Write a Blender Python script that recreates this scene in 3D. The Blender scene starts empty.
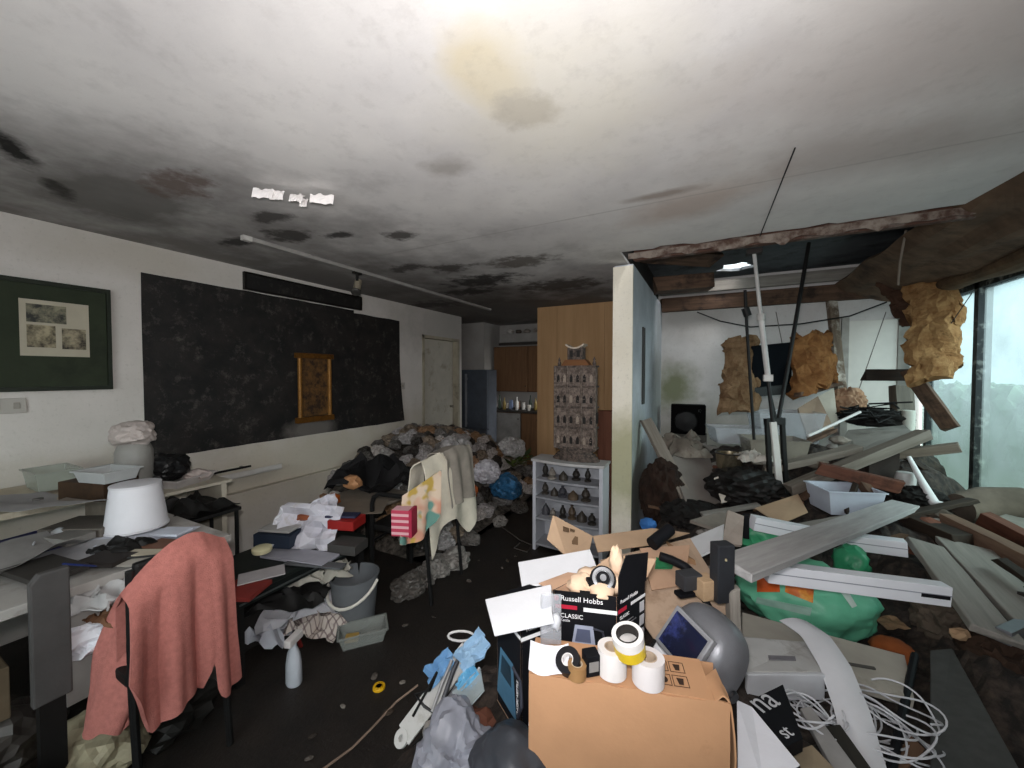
import bpy, bmesh, math, random
from mathutils import Vector, Matrix, Euler, noise
random.seed(7)
SC = bpy.context.scene
COL = SC.collection
# ---------------------------------------------------------------- camera
F = 384.0                                  # focal length in pixels for a 1024 wide frame
CAM = Vector((0, 0, 1.5)); YAW = math.radians(27.2); PITCH = math.radians(1.5)
cam = bpy.data.cameras.new('camera'); cam.sensor_width = 36; cam.lens = 36*F/1024
cam.clip_start = 0.02
co = bpy.data.objects.new('camera', cam); COL.objects.link(co)
co.location = CAM; co.rotation_euler = (math.pi/2-PITCH, 0, YAW)
SC.camera = co
# ---------------------------------------------------------------- world, lights, exposure
w = bpy.data.worlds.new('overcast_sky'); SC.world = w; w.use_nodes = True
bg = w.node_tree.nodes['Background']
bg.inputs[0].default_value = (0.84, 0.96, 1.0, 1); bg.inputs[1].default_value = 1.7
SC.view_settings.view_transform = 'Standard'; SC.view_settings.look = 'None'
SC.view_settings.gamma = 1; SC.view_settings.use_curve_mapping = False
SC.view_settings.exposure = 0.22
def light(name, kind, loc, rot, energy, color=(1, 1, 1), **k):
    l = bpy.data.lights.new(name, kind); l.energy = energy; l.color = color
    for a, b in k.items(): setattr(l, a, b)
    o = bpy.data.objects.new(name, l); COL.objects.link(o); o.location = loc; o.rotation_euler = rot
    return o
# the photographer's phone torch, held above the lens
light('phone_torch', 'SPOT', (-0.02, -0.02, 1.60), (math.radians(101), 0, YAW+math.radians(2)), 130, (1, 0.965, 0.965),
      spot_size=math.radians(152), spot_blend=1.0, shadow_soft_size=0.05)
# bright overcast sky on the glazed side of the house
light('daylight', 'SUN', (6, 1, 6), (0, math.radians(56), math.radians(-28)), 19.0, (1.0, 0.985, 0.985), angle=math.radians(75))
# daylight through the window behind the photographer
light('rear_window_daylight', 'AREA', (-0.6, -1.72, 1.5), (math.radians(90), 0, 0), 30, (0.97, 0.97, 1.0),
      shape='RECTANGLE', size=3.0, size_y=1.2)

def W(px, py, t=None, z=None, X=None, Y=None):
    """point on the sight line through a pixel, at a given depth / height / wall plane"""
    fwd = Vector((-math.sin(YAW)*math.cos(PITCH), math.cos(YAW)*math.cos(PITCH), -math.sin(PITCH)))
    rgt = Vector((math.cos(YAW), math.sin(YAW), 0)); up = rgt.cross(fwd)
    d = fwd + rgt*((px-512)/F) + up*((384-py)/F)
    if z is not None: t = (z-CAM.z)/d.z
    elif X is not None: t = (X-CAM.x)/d.x
    elif Y is not None: t = (Y-CAM.y)/d.y
    return CAM + d*t
V = Vector
# ---------------------------------------------------------------- materials
class NB:
    def __init__(s, name):
        s.m = bpy.data.materials.new(name); s.m.use_nodes = True
        s.t = s.m.node_tree; s.b = s.t.nodes['Principled BSDF']; s.out = s.t.nodes['Material Output']
    def n(s, kind, ins=(), **k):
        nd = s.t.nodes.new('ShaderNode'+kind)
        for a, b in k.items(): setattr(nd, a, b)
        for i, x in (ins.items() if isinstance(ins, dict) else enumerate(ins)):
            if x is None: continue
            if isinstance(x, bpy.types.NodeSocket): s.t.links.new(x, nd.inputs[i])
            else: nd.inputs[i].default_value = x
        return nd
    def pos(s, obj=False):
        if obj: return s.n('TexCoord').outputs['Object']
        return s.n('NewGeometry').outputs['Position']
    def noise(s, vec, scale, detail=4, rough=0.6):
        return s.n('TexNoise', {'Vector': vec, 'Scale': scale, 'Detail': detail, 'Roughness': rough}).outputs['Fac']
    def ramp(s, fac, lo, hi, a=0.0, b=1.0):
        return s.n('MapRange', [fac, lo, hi, a, b], clamp=True).outputs[0]
    def mix(s, fac, a, b):
        nd = s.n('Mix', data_type='RGBA')
        for i, x in ((0, fac), (6, a), (7, b)):
            if isinstance(x, bpy.types.NodeSocket): s.t.links.new(x, nd.inputs[i])
            else: nd.inputs[i].default_value = (x if i == 0 else (*x[:3], 1))
        return nd.outputs[2]
    def mul(s, a, b): return s.n('Math', [a, b], operation='MULTIPLY').outputs[0]
    def add(s, a, b): return s.n('Math', [a, b], operation='ADD').outputs[0]
    def stain(s, col, P, c, r, color, strength=1.0, soft=0.35, rag=0.8, nscale=3.0, rot=0.0):
        v = s.n('VectorMath', [P, tuple(c)], operation='SUBTRACT').outputs[0]
        if rot: v = s.n('VectorRotate', {'Vector': v, 'Angle': rot}, rotation_type='Z_AXIS').outputs[0]
        v = s.n('VectorMath', [v, tuple(1.0/x for x in r)], operation='MULTIPLY').outputs[0]
        l = s.n('VectorMath', [v], operation='LENGTH').outputs['Value']
        nz = s.noise(P, nscale, 6, 0.65)
        l = s.add(l, s.n('MapRange', [nz, 0, 1, -rag, rag]).outputs[0])
        fac = s.ramp(l, 1+soft, 1-soft, 0, strength)
        return s.mix(fac, col, color)
    def col(s, sock):
        if isinstance(sock, bpy.types.NodeSocket): s.t.links.new(sock, s.b.inputs['Base Color'])
        else: s.b.inputs['Base Color'].default_value = (*sock, 1)
    def bump(s, h, strength=0.3, dist=0.01):
        nd = s.n('Bump', {'Height': h, 'Strength': strength, 'Distance': dist})
        s.t.links.new(nd.outputs[0], s.b.inputs['Normal'])
    def rough(s, r): s.b.inputs['Roughness'].default_value = r
def hexc(h):
    r = []
    for i in (0, 2, 4):
        c = int(h[i:i+2], 16)/255
        r.append(c/12.92 if c <= 0.04045 else ((c+0.055)/1.055)**2.4)
    return tuple(r)
_M = {}
def mat(h, rough=0.7, var=0.25, scale=9.0, dirt=None, dirt_amt=0.5, metal=0.0, bump=0.15, bscale=60, alpha=1.0, trans=0.0, stretch=None, spec=0.3):
    """plain procedural material: base colour with grain, optional dirt patches"""
    key = (h, rough, var, scale, dirt, dirt_amt, metal, bump, bscale, alpha, trans, stretch, spec)
    if key in _M: return _M[key]
    nb = NB('mat_'+h)
    c = hexc(h); P = nb.pos(True)
    if stretch: P = nb.n('VectorMath', [P, stretch], operation='MULTIPLY').outputs[0]
    nz = nb.noise(P, scale)
    dk = tuple(x*(1-var) for x in c); lt = tuple(min(1, x*(1+var*0.4)) for x in c)
    col = nb.mix(nb.ramp(nz, 0.3, 0.7), dk, lt)
    if dirt:
        n2 = nb.noise(P, scale*0.45+1.3, 6, 0.7)
        col = nb.mix(nb.ramp(n2, 0.62-dirt_amt*0.25, 0.68, 0, 0.85), col, hexc(dirt))
    nb.col(col); nb.rough(rough); nb.b.inputs['Metallic'].default_value = metal
    nb.b.inputs['Specular IOR Level'].default_value = spec
    if trans: nb.b.inputs['Transmission Weight'].default_value = trans
    if alpha < 1: nb.b.inputs['Alpha'].default_value = alpha
    if bump: nb.bump(nb.noise(P, bscale, 3), bump, 0.004)
    _M[key] = nb.m
    return nb.m
def wood(h, h2, rough=0.75, scale=14, axis=0, dirt=None):
    key = ('wood', h, h2, rough, scale, axis, dirt)
    if key in _M: return _M[key]
    nb = NB('wood_'+h); P = nb.pos(True)
    st = [1.0, 1.0, 1.0]; st[axis] = 0.08
    Ps = nb.n('VectorMath', [P, tuple(st)], operation='MULTIPLY').outputs[0]
    nz = nb.noise(Ps, scale*2.2, 5, 0.7)
    col = nb.mix(nb.ramp(nz, 0.3, 0.7), hexc(h), hexc(h2))
    if dirt: col = nb.mix(nb.ramp(nb.noise(P, 5, 6, 0.7), 0.5, 0.66, 0, 0.8), col, hexc(dirt))
    nb.col(col); nb.rough(rough); nb.bump(nz, 0.35, 0.004)
    nb.b.inputs['Specular IOR Level'].default_value = 0.25
    _M[key] = nb.m
    return nb.m
def clear(h, a=0.35, rough=0.25):
    return mat(h, rough, 0.1, 20, None, 0.5, 0.0, 0.2, 40, a, 0.0, None, 0.5)
# ---------------------------------------------------------------- mesh building
def frame(loc, rz=0, rx=0, ry=0):
    return Matrix.Translation(loc) @ Euler((math.radians(rx), math.radians(ry), math.radians(rz)), 'XYZ').to_matrix().to_4x4()
def basis(o, x, y):
    """frame with origin o, x axis along x and y axis near y"""
    x = V(x).normalized(); z = x.cross(V(y)).normalized(); y = z.cross(x)
    m = Matrix((x, y, z)).transposed().to_4x4(); m.translation = V(o)
    return m
class MB:
    def __init__(s, M=None): s.v = []; s.f = []; s.M = M
    def add(s, vs, fs):
        k = len(s.v)
        s.v += [(s.M @ V(p)) if s.M else V(p) for p in vs]; s.f += [[i+k for i in f] for f in fs]
        return s
    def box(s, c, d, R=None):
        c = V(c); vs = []
        for z in (-1, 1):
            for x, y in ((-1, -1), (1, -1), (1, 1), (-1, 1)):
                p = V((x*d[0]/2, y*d[1]/2, z*d[2]/2)); vs.append(c + (R @ p if R else p))
        return s.add(vs, [(3, 2, 1, 0), (4, 5, 6, 7), (0, 1, 5, 4), (1, 2, 6, 5), (2, 3, 7, 6), (3, 0, 4, 7)])
    def b2(s, a, b):
        a, b = V(a), V(b); return s.box((a+b)/2, [abs(x) for x in (b-a)])
    def bar(s, p0, p1, wd, th, up=(0, 0, 1), taper=1.0, rag=0.0):
        p0, p1 = V(p0), V(p1); d = (p1-p0).normalized(); up = V(up)
        sd = d.cross(up).normalized(); u2 = sd.cross(d)
        vs = []
        for q, k in ((p0, 1.0), (p1, taper)):
            for a, b in ((-1, -1), (1, -1), (1, 1), (-1, 1)):
                vs.append(q + sd*a*wd/2*k + u2*b*th/2*k + d*random.uniform(-rag, rag))
        return s.add(vs, [(3, 2, 1, 0), (4, 5, 6, 7), (0, 1, 5, 4), (1, 2, 6, 5), (2, 3, 7, 6), (3, 0, 4, 7)])
    def tube(s, pts, r, n=8, closed=False):
        pts = [V(p) for p in pts]; m = len(pts); vs = []; ref = None
        for i, p in enumerate(pts):
            a = pts[(i-1) % m] if (closed or i > 0) else p
            b = pts[(i+1) % m] if (closed or i < m-1) else p
            d = (b-a).normalized()
            if ref is None:
                ref = d.orthogonal().normalized()
            ref = (ref - d*ref.dot(d)).normalized(); q = d.cross(ref)
            rr = r[i] if isinstance(r, (list, tuple)) else r
            vs += [p + ref*math.cos(2*math.pi*k/n)*rr + q*math.sin(2*math.pi*k/n)*rr for k in range(n)]
        fs = []
        for i in range(m if closed else m-1):
            j = (i+1) % m
            fs += [(i*n+k, i*n+(k+1) % n, j*n+(k+1) % n, j*n+k) for k in range(n)]
        if not closed: fs += [tuple(range(n))[::-1], tuple(range((m-1)*n, m*n))]
        return s.add(vs, fs)
    def lathe(s, prof, c=(0, 0, 0), n=24, R=None, sx=1, sy=1):
        vs = []; c = V(c); prof = [(max(r, 4e-4), z) for r, z in prof]
        for r, z in prof:
            for k in range(n):
                p = V((r*sx*math.cos(2*math.pi*k/n), r*sy*math.sin(2*math.pi*k/n), z)); vs.append(c + (R @ p if R else p))
        fs = []
        for i in range(len(prof)-1):
            fs += [(i*n+k, i*n+(k+1) % n, (i+1)*n+(k+1) % n, (i+1)*n+k) for k in range(n)]
        if prof[0][0] > 1e-4: fs.append(tuple(range(n))[::-1])
        if prof[-1][0] > 1e-4: fs.append(tuple(range((len(prof)-1)*n, len(prof)*n)))
        return s.add(vs, fs)
    def prism(s, poly, off):
        off = V(off); k = len(poly); a = [V(p) for p in poly]
        return s.add(a + [p+off for p in a], [tuple(range(k))[::-1], tuple(range(k, 2*k))] + [(i, (i+1) % k, (i+1) % k+k, i+k) for i in range(k)])
    def sheet(s, fn, nu, nv, th=0.004):
        P = [[V(fn(i/nu, j/nv)) for j in range(nv+1)] for i in range(nu+1)]
        N = []
        for i in range(nu+1):
            for j in range(nv+1):
                a = P[min(i+1, nu)][j]-P[max(i-1, 0)][j]; b = P[i][min(j+1, nv)]-P[i][max(j-1, 0)]
                c = a.cross(b); N.append(c.normalized() if c.length > 1e-9 else V((0, 0, 1)))
        flat = [p for r in P for p in r]; K = len(flat)
        vs = flat + [p-q*th for p, q in zip(flat, N)]
        I = lambda i, j: i*(nv+1)+j
        fs = []
        for i in range(nu):
            for j in range(nv):
                q = (I(i, j), I(i+1, j), I(i+1, j+1), I(i, j+1)); fs += [q, tuple(x+K for x in q[::-1])]
        rim = [I(i, 0) for i in range(nu)]+[I(nu, j) for j in range(nv)]+[I(i, nv) for i in range(nu, 0, -1)]+[I(0, j) for j in range(nv, 0, -1)]
        for a, b in zip(rim, rim[1:]+rim[:1]): fs.append((b, a, a+K, b+K))
        return s.add(vs, fs)
    def blob(s, c, r, seed=0, amp=0.25, fr=2.0, sub=3, ridge=True, flat=0.0):
        bm = bmesh.new(); bmesh.ops.create_icosphere(bm, subdivisions=sub, radius=1)
        c = V(c); r = V(r) if not isinstance(r, (int, float)) else V((r, r, r)); off = V((seed*3.7, seed*1.3, seed*7.1))
        vs = []
        for q in bm.verts:
            p = q.co.copy(); nn = noise.noise(p*fr+off); n2 = noise.noise(p*fr*2.3+off*2)
            k = 1 + amp*((1-2*abs(nn)*1.6) if ridge else nn*1.6) + amp*0.6*(abs(n2)*-1.5+0.3 if ridge else n2)
            p *= k
            if p.z < -1+flat: p.z = -1+flat
            vs.append(c + V((p.x*r.x, p.y*r.y, p.z*r.z)))
        fs = [tuple(x.index for x in f.verts) for f in bm.faces]; bm.free()
        return s.add(vs, fs)
    def crumple(s, c, r, seed=0, amp=0.2, fr=2.2, sub=4, flat=0.0):
        """crumpled plastic: flat facets meeting in sharp creases"""
        bm = bmesh.new(); bmesh.ops.create_icosphere(bm, subdivisions=sub, radius=1)
        c = V(c); r = V(r) if not isinstance(r, (int, float)) else V((r, r, r)); off = V((seed*3.7, seed*1.3, seed*7.1)); vs = []
        for q in bm.verts:
            p = q.co.copy(); w_ = p+V((noise.noise(p*2+off), noise.noise(p*2-off), 0))*.3
            d = noise.voronoi(w_*fr+off)[0]; d2 = noise.voronoi(w_*fr*2.3+off*2)[0]
            k = 1 + amp*.9*noise.noise(p*1.3+off) + amp*(.22-min(d[1]-d[0], .45))*1.0 + amp*.45*(.22-min(d2[1]-d2[0], .45))
            p *= k
            if p.z < -1+flat: p.z = -1+flat
            vs.append(c + V((p.x*r.x, p.y*r.y, p.z*r.z)))
        fs = [tuple(x.index for x in f.verts) for f in bm.faces]; bm.free()
        return s.add(vs, fs)
    def build(s, name, m, parent=None, label=None, cat=None, group=None, kind=None, smooth=False, bevel=0.0, sub=0):
        me = bpy.data.meshes.new(name)
        if parent is not None: inv = XF[parent.name].inverted(); o0 = None
        else:
            xs = [p.x for p in s.v]; ys = [p.y for p in s.v]; zs = [p.z for p in s.v]
            o0 = V(((min(xs)+max(xs))/2, (min(ys)+max(ys))/2, min(zs))); inv = Matrix.Translation(-o0)
        me.from_pydata([inv @ p for p in s.v], [], s.f); me.validate()
        bm = bmesh.new(); bm.from_mesh(me)
        bmesh.ops.recalc_face_normals(bm, faces=bm.faces[:])
        if bevel:
            bmesh.ops.remove_doubles(bm, verts=bm.verts[:], dist=1e-5)
            ed = [e for e in bm.edges if e.is_manifold and e.calc_face_angle(0) > 0.6]
            bmesh.ops.bevel(bm, geom=ed, offset=bevel, segments=2, affect='EDGES', clamp_overlap=True, profile=0.6)
        bm.to_mesh(me); bm.free()
        if smooth:
            for p in me.polygons: p.use_smooth = True
            try: me.set_sharp_from_angle(angle=math.radians(smooth if smooth is not True else 45))
            except Exception: pass
        me.materials.append(m)
        o = bpy.data.objects.new(name, me); COL.objects.link(o)
        if parent is not None:
            o.parent = parent; XF[o.name] = XF[parent.name].copy()
        else:
            o.location = o0; XF[o.name] = Matrix.Translation(o0)
        tag(o, label, cat, group, kind)
        if sub:
            md = o.modifiers.new('smooth', 'SUBSURF'); md.levels = sub; md.render_levels = sub
        return o
XF = {}
def tag(o, label=None, cat=None, group=None, kind=None):
    for k, x in (('label', label), ('category', cat), ('group', group), ('kind', kind)):
        if x: o[k] = x
    return o
def thing(name, label, cat, loc, group=None, kind=None):
    o = bpy.data.objects.new(name, None); COL.objects.link(o); o.location = V(loc); o.empty_display_size = 0.05
    XF[o.name] = Matrix.Translation(V(loc))
    return tag(o, label, cat, group, kind)
def struct(name, mb, m, parent=None, **k): return mb.build(name, m, parent, kind=None if parent else 'structure', **k)
def copy_tree(o, parent=None):
    c = o.copy(); COL.objects.link(c); c.parent = parent
    for ch in o.children: copy_tree(ch, c)
    return c
def lettering(parent, text, M, size, m, name='lettering', align='LEFT', bold=0.0):
    """flat print: raised lettering 0.3 mm proud; M maps text x, y to the surface"""
    cu = bpy.data.curves.new(name, 'FONT'); cu.body = text; cu.size = size; cu.extrude = 0.0003; cu.align_x = align
    cu.offset = bold
    to = bpy.data.objects.new('tmp', cu); COL.objects.link(to)
    dg = bpy.context.evaluated_depsgraph_get(); me = bpy.data.meshes.new_from_object(to.evaluated_get(dg))
    bpy.data.objects.remove(to); bpy.data.curves.remove(cu)
    mb = MB(M); mb.add([v.co for v in me.vertices], [tuple(p.vertices) for p in me.polygons]); bpy.data.meshes.remove(me)
    return mb.build(name, m, parent)
# ---------------------------------------------------------------- the room shell
XL, XR, YB, YK, ZC = -3.5, 1.84, 5.3, 6.3, 2.4      # left wall, window wall, back wall, kitchen wall, ceiling
def plaster_ceiling():
    nb = NB('stained_plaster_ceiling'); P = nb.pos()
    n1 = nb.noise(P, 1.6, 6, 0.6); n2 = nb.noise(P, 14, 5, 0.7)
    col = nb.mix(nb.ramp(n1, 0.35, 0.65), hexc('c9c6c4'), hexc('dddad6'))
    def at(px, py): return W(px, py, z=ZC)
    def st(px, py, rx, ry, c, k, **kw): 
        nonlocal col
        p = at(px, py); col = nb.stain(col, P, p, (rx, ry, 9), hexc(c), k, **kw)
    # broad grey mould from left wall and kitchen end, deepened by painted-in light falloff
    col = nb.stain(col, P, (-3.7, 3.0, 2.4), (1.5, 4.2, 9), hexc('6a6560'), 0.85, soft=0.5, rag=1.0, nscale=1.6)
    col = nb.stain(col, P, (-2.4, 5.0, 2.4), (2.4, 1.7, 9), hexc('514b46'), 0.9, soft=0.5, rag=0.9, nscale=2.0)
    st(120, 200, 0.42, 0.3, '5d5a55', 0.8, nscale=3)
    st(12, 150, 0.16, 0.05, '16140f', 1.0, rag=1.2, soft=0.4, nscale=7, rot=.5)
    st(60, 190, 0.12, 0.04, '2b2822', 0.9, rag=1.4, soft=0.4, rot=0.5, nscale=8)
    st(485, 75, 0.10, 0.17, 'cdbf9f', 0.85, soft=0.4)
    st(524, 112, 0.10, 0.085, '8f857c', 0.95, soft=0.3, rag=0.9, nscale=9)
    st(560, 110, 0.35, 0.35, 'd5d0c0', 0.6, soft=0.6)
    st(690, 205, 0.36, 0.16, 'b8a79c', 0.75, soft=0.5, rag=0.7, rot=0.4)
    st(660, 195, 0.16, 0.035, '97897f', 0.8, soft=0.5, rag=0.7, nscale=6)
    st(880, 150, 0.5, 0.18, 'aaa09a', 0.6, soft=0.6, rot=-0.2)
    st(960, 40, 0.5, 0.3, 'b7aca6', 0.5, soft=0.6)
    st(446, 168, 0.09, 0.07, '9b958f', 0.7, soft=0.5, rag=1.3, nscale=7)
    for px, py, r, c in ((338, 235, .07, '1c1917'), (400, 236, .09, '4b4743'), (405, 268, .12, '45403c'), (450, 268, .13, '4b4641'), (482, 281, .26, '221e1a'), (468, 292, .20, '2b2722'),
                         (290, 235, .13, '3f3b37'), (240, 242, .10, '2f2c29'), (270, 218, .09, '45413e'), (520, 262, .18, '6a645d'), (430, 305, .3, '38332f'), (560, 285, .3, '4c453e'), (180, 185, .13, '6e5f58')):
        st(px, py, r*1.3, r*0.7, c, 0.9, soft=0.35, rag=1.7, nscale=8)
    # hairline board joints
    for c, r in (((0, 2.16, 2.4), (9, 0.006, 9)), ((-3.0, 0.3, 2.4), (0.005, 9, 9))):
        col = nb.stain(col, P, c, r, hexc('8f8a85'), 0.35, soft=0.6, rag=0.7, nscale=2)
    col = nb.mix(nb.ramp(n2, 0.52, 0.72, 0, 0.16), col, hexc('85807b'))
    nb.col(col); nb.rough(0.9); nb.bump(nb.noise(P, 30, 5, 0.7), 0.12, 0.006)
    return nb.m
def plaster_wall(name, base, base2, stains=(), speck='8a857c', speck_amt=0.3):
    nb = NB(name); P = nb.pos()
    col = nb.mix(nb.ramp(nb.noise(P, 2.2, 6, 0.6), 0.35, 0.65), hexc(base), hexc(base2))
    for c, r, cc, k in stains: col = nb.stain(col, P, c, r, hexc(cc), k, soft=0.5, rag=0.8, nscale=3.5)
    col = nb.mix(nb.ramp(nb.noise(P, 38, 4, 0.8), 0.56, 0.72, 0, speck_amt), col, hexc(speck))
    nb.col(col); nb.rough(0.9); nb.bump(nb.noise(P, 45, 4, 0.7), 0.2, 0.006)
    return nb.m
def floor_mat():
    nb = NB('filthy_dark_floor'); P = nb.pos()
    col = nb.mix(nb.ramp(nb.noise(P, 5, 6, 0.7), 0.35, 0.7), hexc('14100d'), hexc('241d18'))
    col = nb.mix(nb.ramp(nb.noise(P, 60, 4, 0.8), 0.58, 0.7, 0, 0.5), col, hexc('3d352d'))
    nb.col(col); nb.rough(0.6); nb.bump(nb.noise(P, 40, 5, 0.8), 0.5, 0.012)
    return nb.m
m_ceil = plaster_ceiling()
m_left = plaster_wall('left_wall_plaster', 'c6c1ba', 'd2ccc6', (((XL, 4.6, 2.2), (9, 0.9, 0.4), '8f8a83', .6), ((XL, 2.6, 0.6), (9, 2.6, 0.34), 'beb6a2', .7), ((XL, 1.15, 2.3), (9, 0.5, 0.12), 'b5aea0', .6), ((XL, 4.5, 0.6), (9, .9, .5), 'a59d8d', .5), ((XL, 0.9, 0.9), (9, .7, .12), 'a89f92', .4)))
m_back = plaster_wall('back_wall_plaster', 'cbc7c4', 'd8d5d2', (((-0.42, YB, 1.33), (0.24, 9, 0.28), '767b58', .9), ((0.0, YB, 0.6), (0.9, 9, 0.5), '8d8a78', .6), ((-.2, YB, 2.2), (.5, 9, .25), '9a958d', .5)))
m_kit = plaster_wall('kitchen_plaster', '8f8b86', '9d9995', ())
m_white_end = plaster_wall('partition_cream_paint', 'e6dfcd', 'efe9da', (((-.6, 3.2, 0.75), (9, 9, 0.35), '8f8f60', .7),))
m_part = plaster_wall('partition_blue_white_paint', 'b9bec5', 'd2d6dc', (((-.55, 4.9, 1.2), (9, .5, .8), '8a8d86', .7), ((-.55, 3.5, 0.6), (9, .4, .5), '75785c', .7)))
struct('floor', MB().b2((-4.3, -2, -0.08), (XR+0.2, YK+0.3, 0)), floor_mat())
# ceiling board with a torn edge over the collapsed corner
edge = []
x = -0.6
random.seed(3)
while x < XR+0.05:
    edge.append((x, 2.93+random.uniform(-0.03, 0.035), ZC)); x += random.uniform(0.05, 0.16)
poly = [(XL-0.1, -1.95, ZC), (XR+0.15, -1.95, ZC), (XR+0.15, 2.93, ZC)] + edge[::-1] + [(-0.6, YK+0.1, ZC), (-4.3, YK+0.1, ZC), (-4.3, 4.9, ZC), (XL-0.1, 4.9, ZC)]
struct('ceiling', MB().prism(poly, (0, 0, 0.02)), m_ceil)
struct('wall_left', MB().b2((XL-0.12, -1.95, 0), (XL, 4.12, ZC)).b2((XL-0.12, 4.12, 2.02), (XL, 4.97, ZC)).b2((XL-0.12, 4.97, 0), (XL, 5.06, ZC)), m_left)
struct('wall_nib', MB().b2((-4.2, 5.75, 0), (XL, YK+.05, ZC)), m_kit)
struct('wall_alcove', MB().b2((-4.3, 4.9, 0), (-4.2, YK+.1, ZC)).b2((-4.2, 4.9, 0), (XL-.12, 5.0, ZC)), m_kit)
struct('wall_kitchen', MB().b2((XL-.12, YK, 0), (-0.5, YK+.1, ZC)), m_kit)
struct('wall_back', MB().b2((-0.6, YB, 0), (XR+.1, YB+.1, 2.75)), m_back)
m_front = plaster_wall('front_wall_plaster', 'c9c4bd', 'd4cec8')
struct('wall_front', MB().b2((XL-.12, -1.95, 0), (XR+.12, -1.8, 0.85)).b2((XL-.12, -1.95, 2.15), (XR+.12, -1.8, ZC)).b2((XL-.12, -1.95, .85), (-2.2, -1.8, 2.15)).b2((1.0, -1.95, .85), (XR+.12, -1.8, 2.15)), m_front)
struct('wall_right', MB().b2((XR, -1.95, 0), (XR+.12, 2.3, ZC)).b2((XR, 2.3, 0), (XR+.12, YB+.1, 0.12)).b2((XR, 2.3, 2.22), (XR+.12, YB+.1, 2.75)), m_front)
# partition beside the kitchen: cream end, blue-white side
struct('wall_partition', MB().b2((-0.70, 3.215, 0), (-0.555, YB, 2.385)), m_part)
struct('trim_1', MB().b2((-0.71, 3.19, 0), (-0.553, 3.214, 2.37)), m_white_end)
struct('trim_2', MB().b2((-0.552, 3.68, 1.22), (-0.540, 3.80, 1.93)), mat('3c3d3b', 0.6))
# boxed-in ledge low on the left wall
struct('trim_3', MB().b2((XL, -1.8, 0.0), (XL+0.045, 4.08, 0.50)).b2((XL, -1.8, 0.50), (XL+0.065, 4.08, 0.518)), m_left)
# roof void over the collapsed corner
m_roof = mat('585c5f', 0.9, 0.35, 3, '2a2724', 0.5)
hx, hy = 0.25, 4.86
z0 = 2.66
roof = MB()
n = 14
ring = [(hx+(.13+.05*math.sin(k*2.3))*math.cos(2*math.pi*k/n)*1.25, hy+(.17+.05*math.sin(k*3.1))*math.sin(2*math.pi*k/n)) for k in range(n)]
outer = []
for k in range(n):
    a = 2*math.pi*k/n; c, s_ = math.cos(a), math.sin(a)
    tx = ((XR+.12-hx) if c > 0 else (hx+0.72))/max(abs(c), 1e-6); ty = ((YB+.1-hy) if s_ > 0 else (hy-2.6))/max(abs(s_), 1e-6)
    t_ = min(tx, ty); outer.append((hx+c*t_, hy+s_*t_))
vs = [(a, b, z0) for a, b in ring]+[(a, b, z0) for a, b in outer]
vs += [(a, b, z0+.03) for a, b, _ in vs]
fs = []
for k in range(n):
    j = (k+1) % n
    fs += [(k, j, n+j, n+k), (2*n+k, 3*n+k, 3*n+j, 2*n+j), (k, 2*n+k, 2*n+j, j)]
struct('roof', roof.add(vs, fs), m_roof)
struct('roof_corner', MB().b2((XR-.9, 2.6, 2.70), (XR+.12, 2.95, 2.73)).b2((-.7, 2.6, 2.70), (.2, 2.9, 2.73)).b2((XR-.9, YB-.5, 2.70), (XR+.12, YB+.1, 2.73)).b2((-.7, YB-.5, 2.70), (0, YB+.1, 2.73)), m_roof)
struct('wall_upper', MB().b2((-0.72, 2.6, 2.42), (-0.6, YB, 2.75)).b2((-.72, 2.55, 2.42), (XR+.12, 2.6, 2.75)), mat('2a2522', 0.9))
# ---------------------------------------------------------------- timbers round the ceiling hole
m_oldwood = wood('3b2c22', '6a5140', axis=0, dirt='17120f')
m_redwood = wood('4a2a20', '6d4636', axis=0, dirt='2a1c16')
m_greywood = wood('6f6a63', '8f8a82', axis=0)
m_darkwood = wood('1e1814', '35291f', axis=0)
def plank(name, p0, p1, wd, th, m, label, group=None, up=(0, 0, 1), bevel=0.003, cat='timber', rag=0.012):
    p0, p1 = V(p0), V(p1); L = (p1-p0).length; d = (p1-p0)/L
    up = V(up); sd = d.cross(up).normalized(); u2 = sd.cross(d)
    R = Matrix((d, -sd, u2)).transposed().to_4x4(); R.translation = (p0+p1)/2
    mb = MB(); k = 6; vs = []; fs = []
    for i in range(k+1):
        x = -L/2 + L*i/k
        for a, b in ((-1, -1), (1, -1), (1, 1), (-1, 1)):
            e = random.uniform(-rag, rag) if i in (0, k) else 0
            j = 0.0 if rag == 0 else random.uniform(-.0015, .0015)
            vs.append((x+e*2, a*wd/2+j, b*th/2+j))
    for i in range(k):
        for q in range(4): fs.append((i*4+q, i*4+(q+1) % 4, i*4+4+(q+1) % 4, i*4+4+q))
    fs += [(3, 2, 1, 0), (k*4, k*4+1, k*4+2, k*4+3)]
    me = bpy.data.meshes.new(name); me.from_pydata(vs, [], fs)
    bm = bmesh.new(); bm.from_mesh(me); bmesh.ops.recalc_face_normals(bm, faces=bm.faces[:])
    if bevel: bmesh.ops.bevel(bm, geom=[e for e in bm.edges if e.is_manifold and e.calc_face_angle(0) > .8], offset=bevel, segments=1, affect='EDGES')
    bm.to_mesh(me); bm.free(); me.materials.append(m)
    o = bpy.data.objects.new(name, me); COL.objects.link(o); o.matrix_world = R; XF[o.name] = R.copy()
    return tag(o, label, cat, group)
plank('ceiling_joist', (-0.53, 3.03, 2.40), (XR-.02, 3.03, 2.40), .05, .10, wood('3a2620', '5d4236', axis=0, dirt='8a8078'), 'reddish-brown ceiling joist along the torn edge of the white ceiling')
plank('roof_joist', (-0.55, 3.6, 2.61), (XR, 3.6, 2.61), .05, .09, m_darkwood, 'dark roof joist running below the roof hole')
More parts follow.
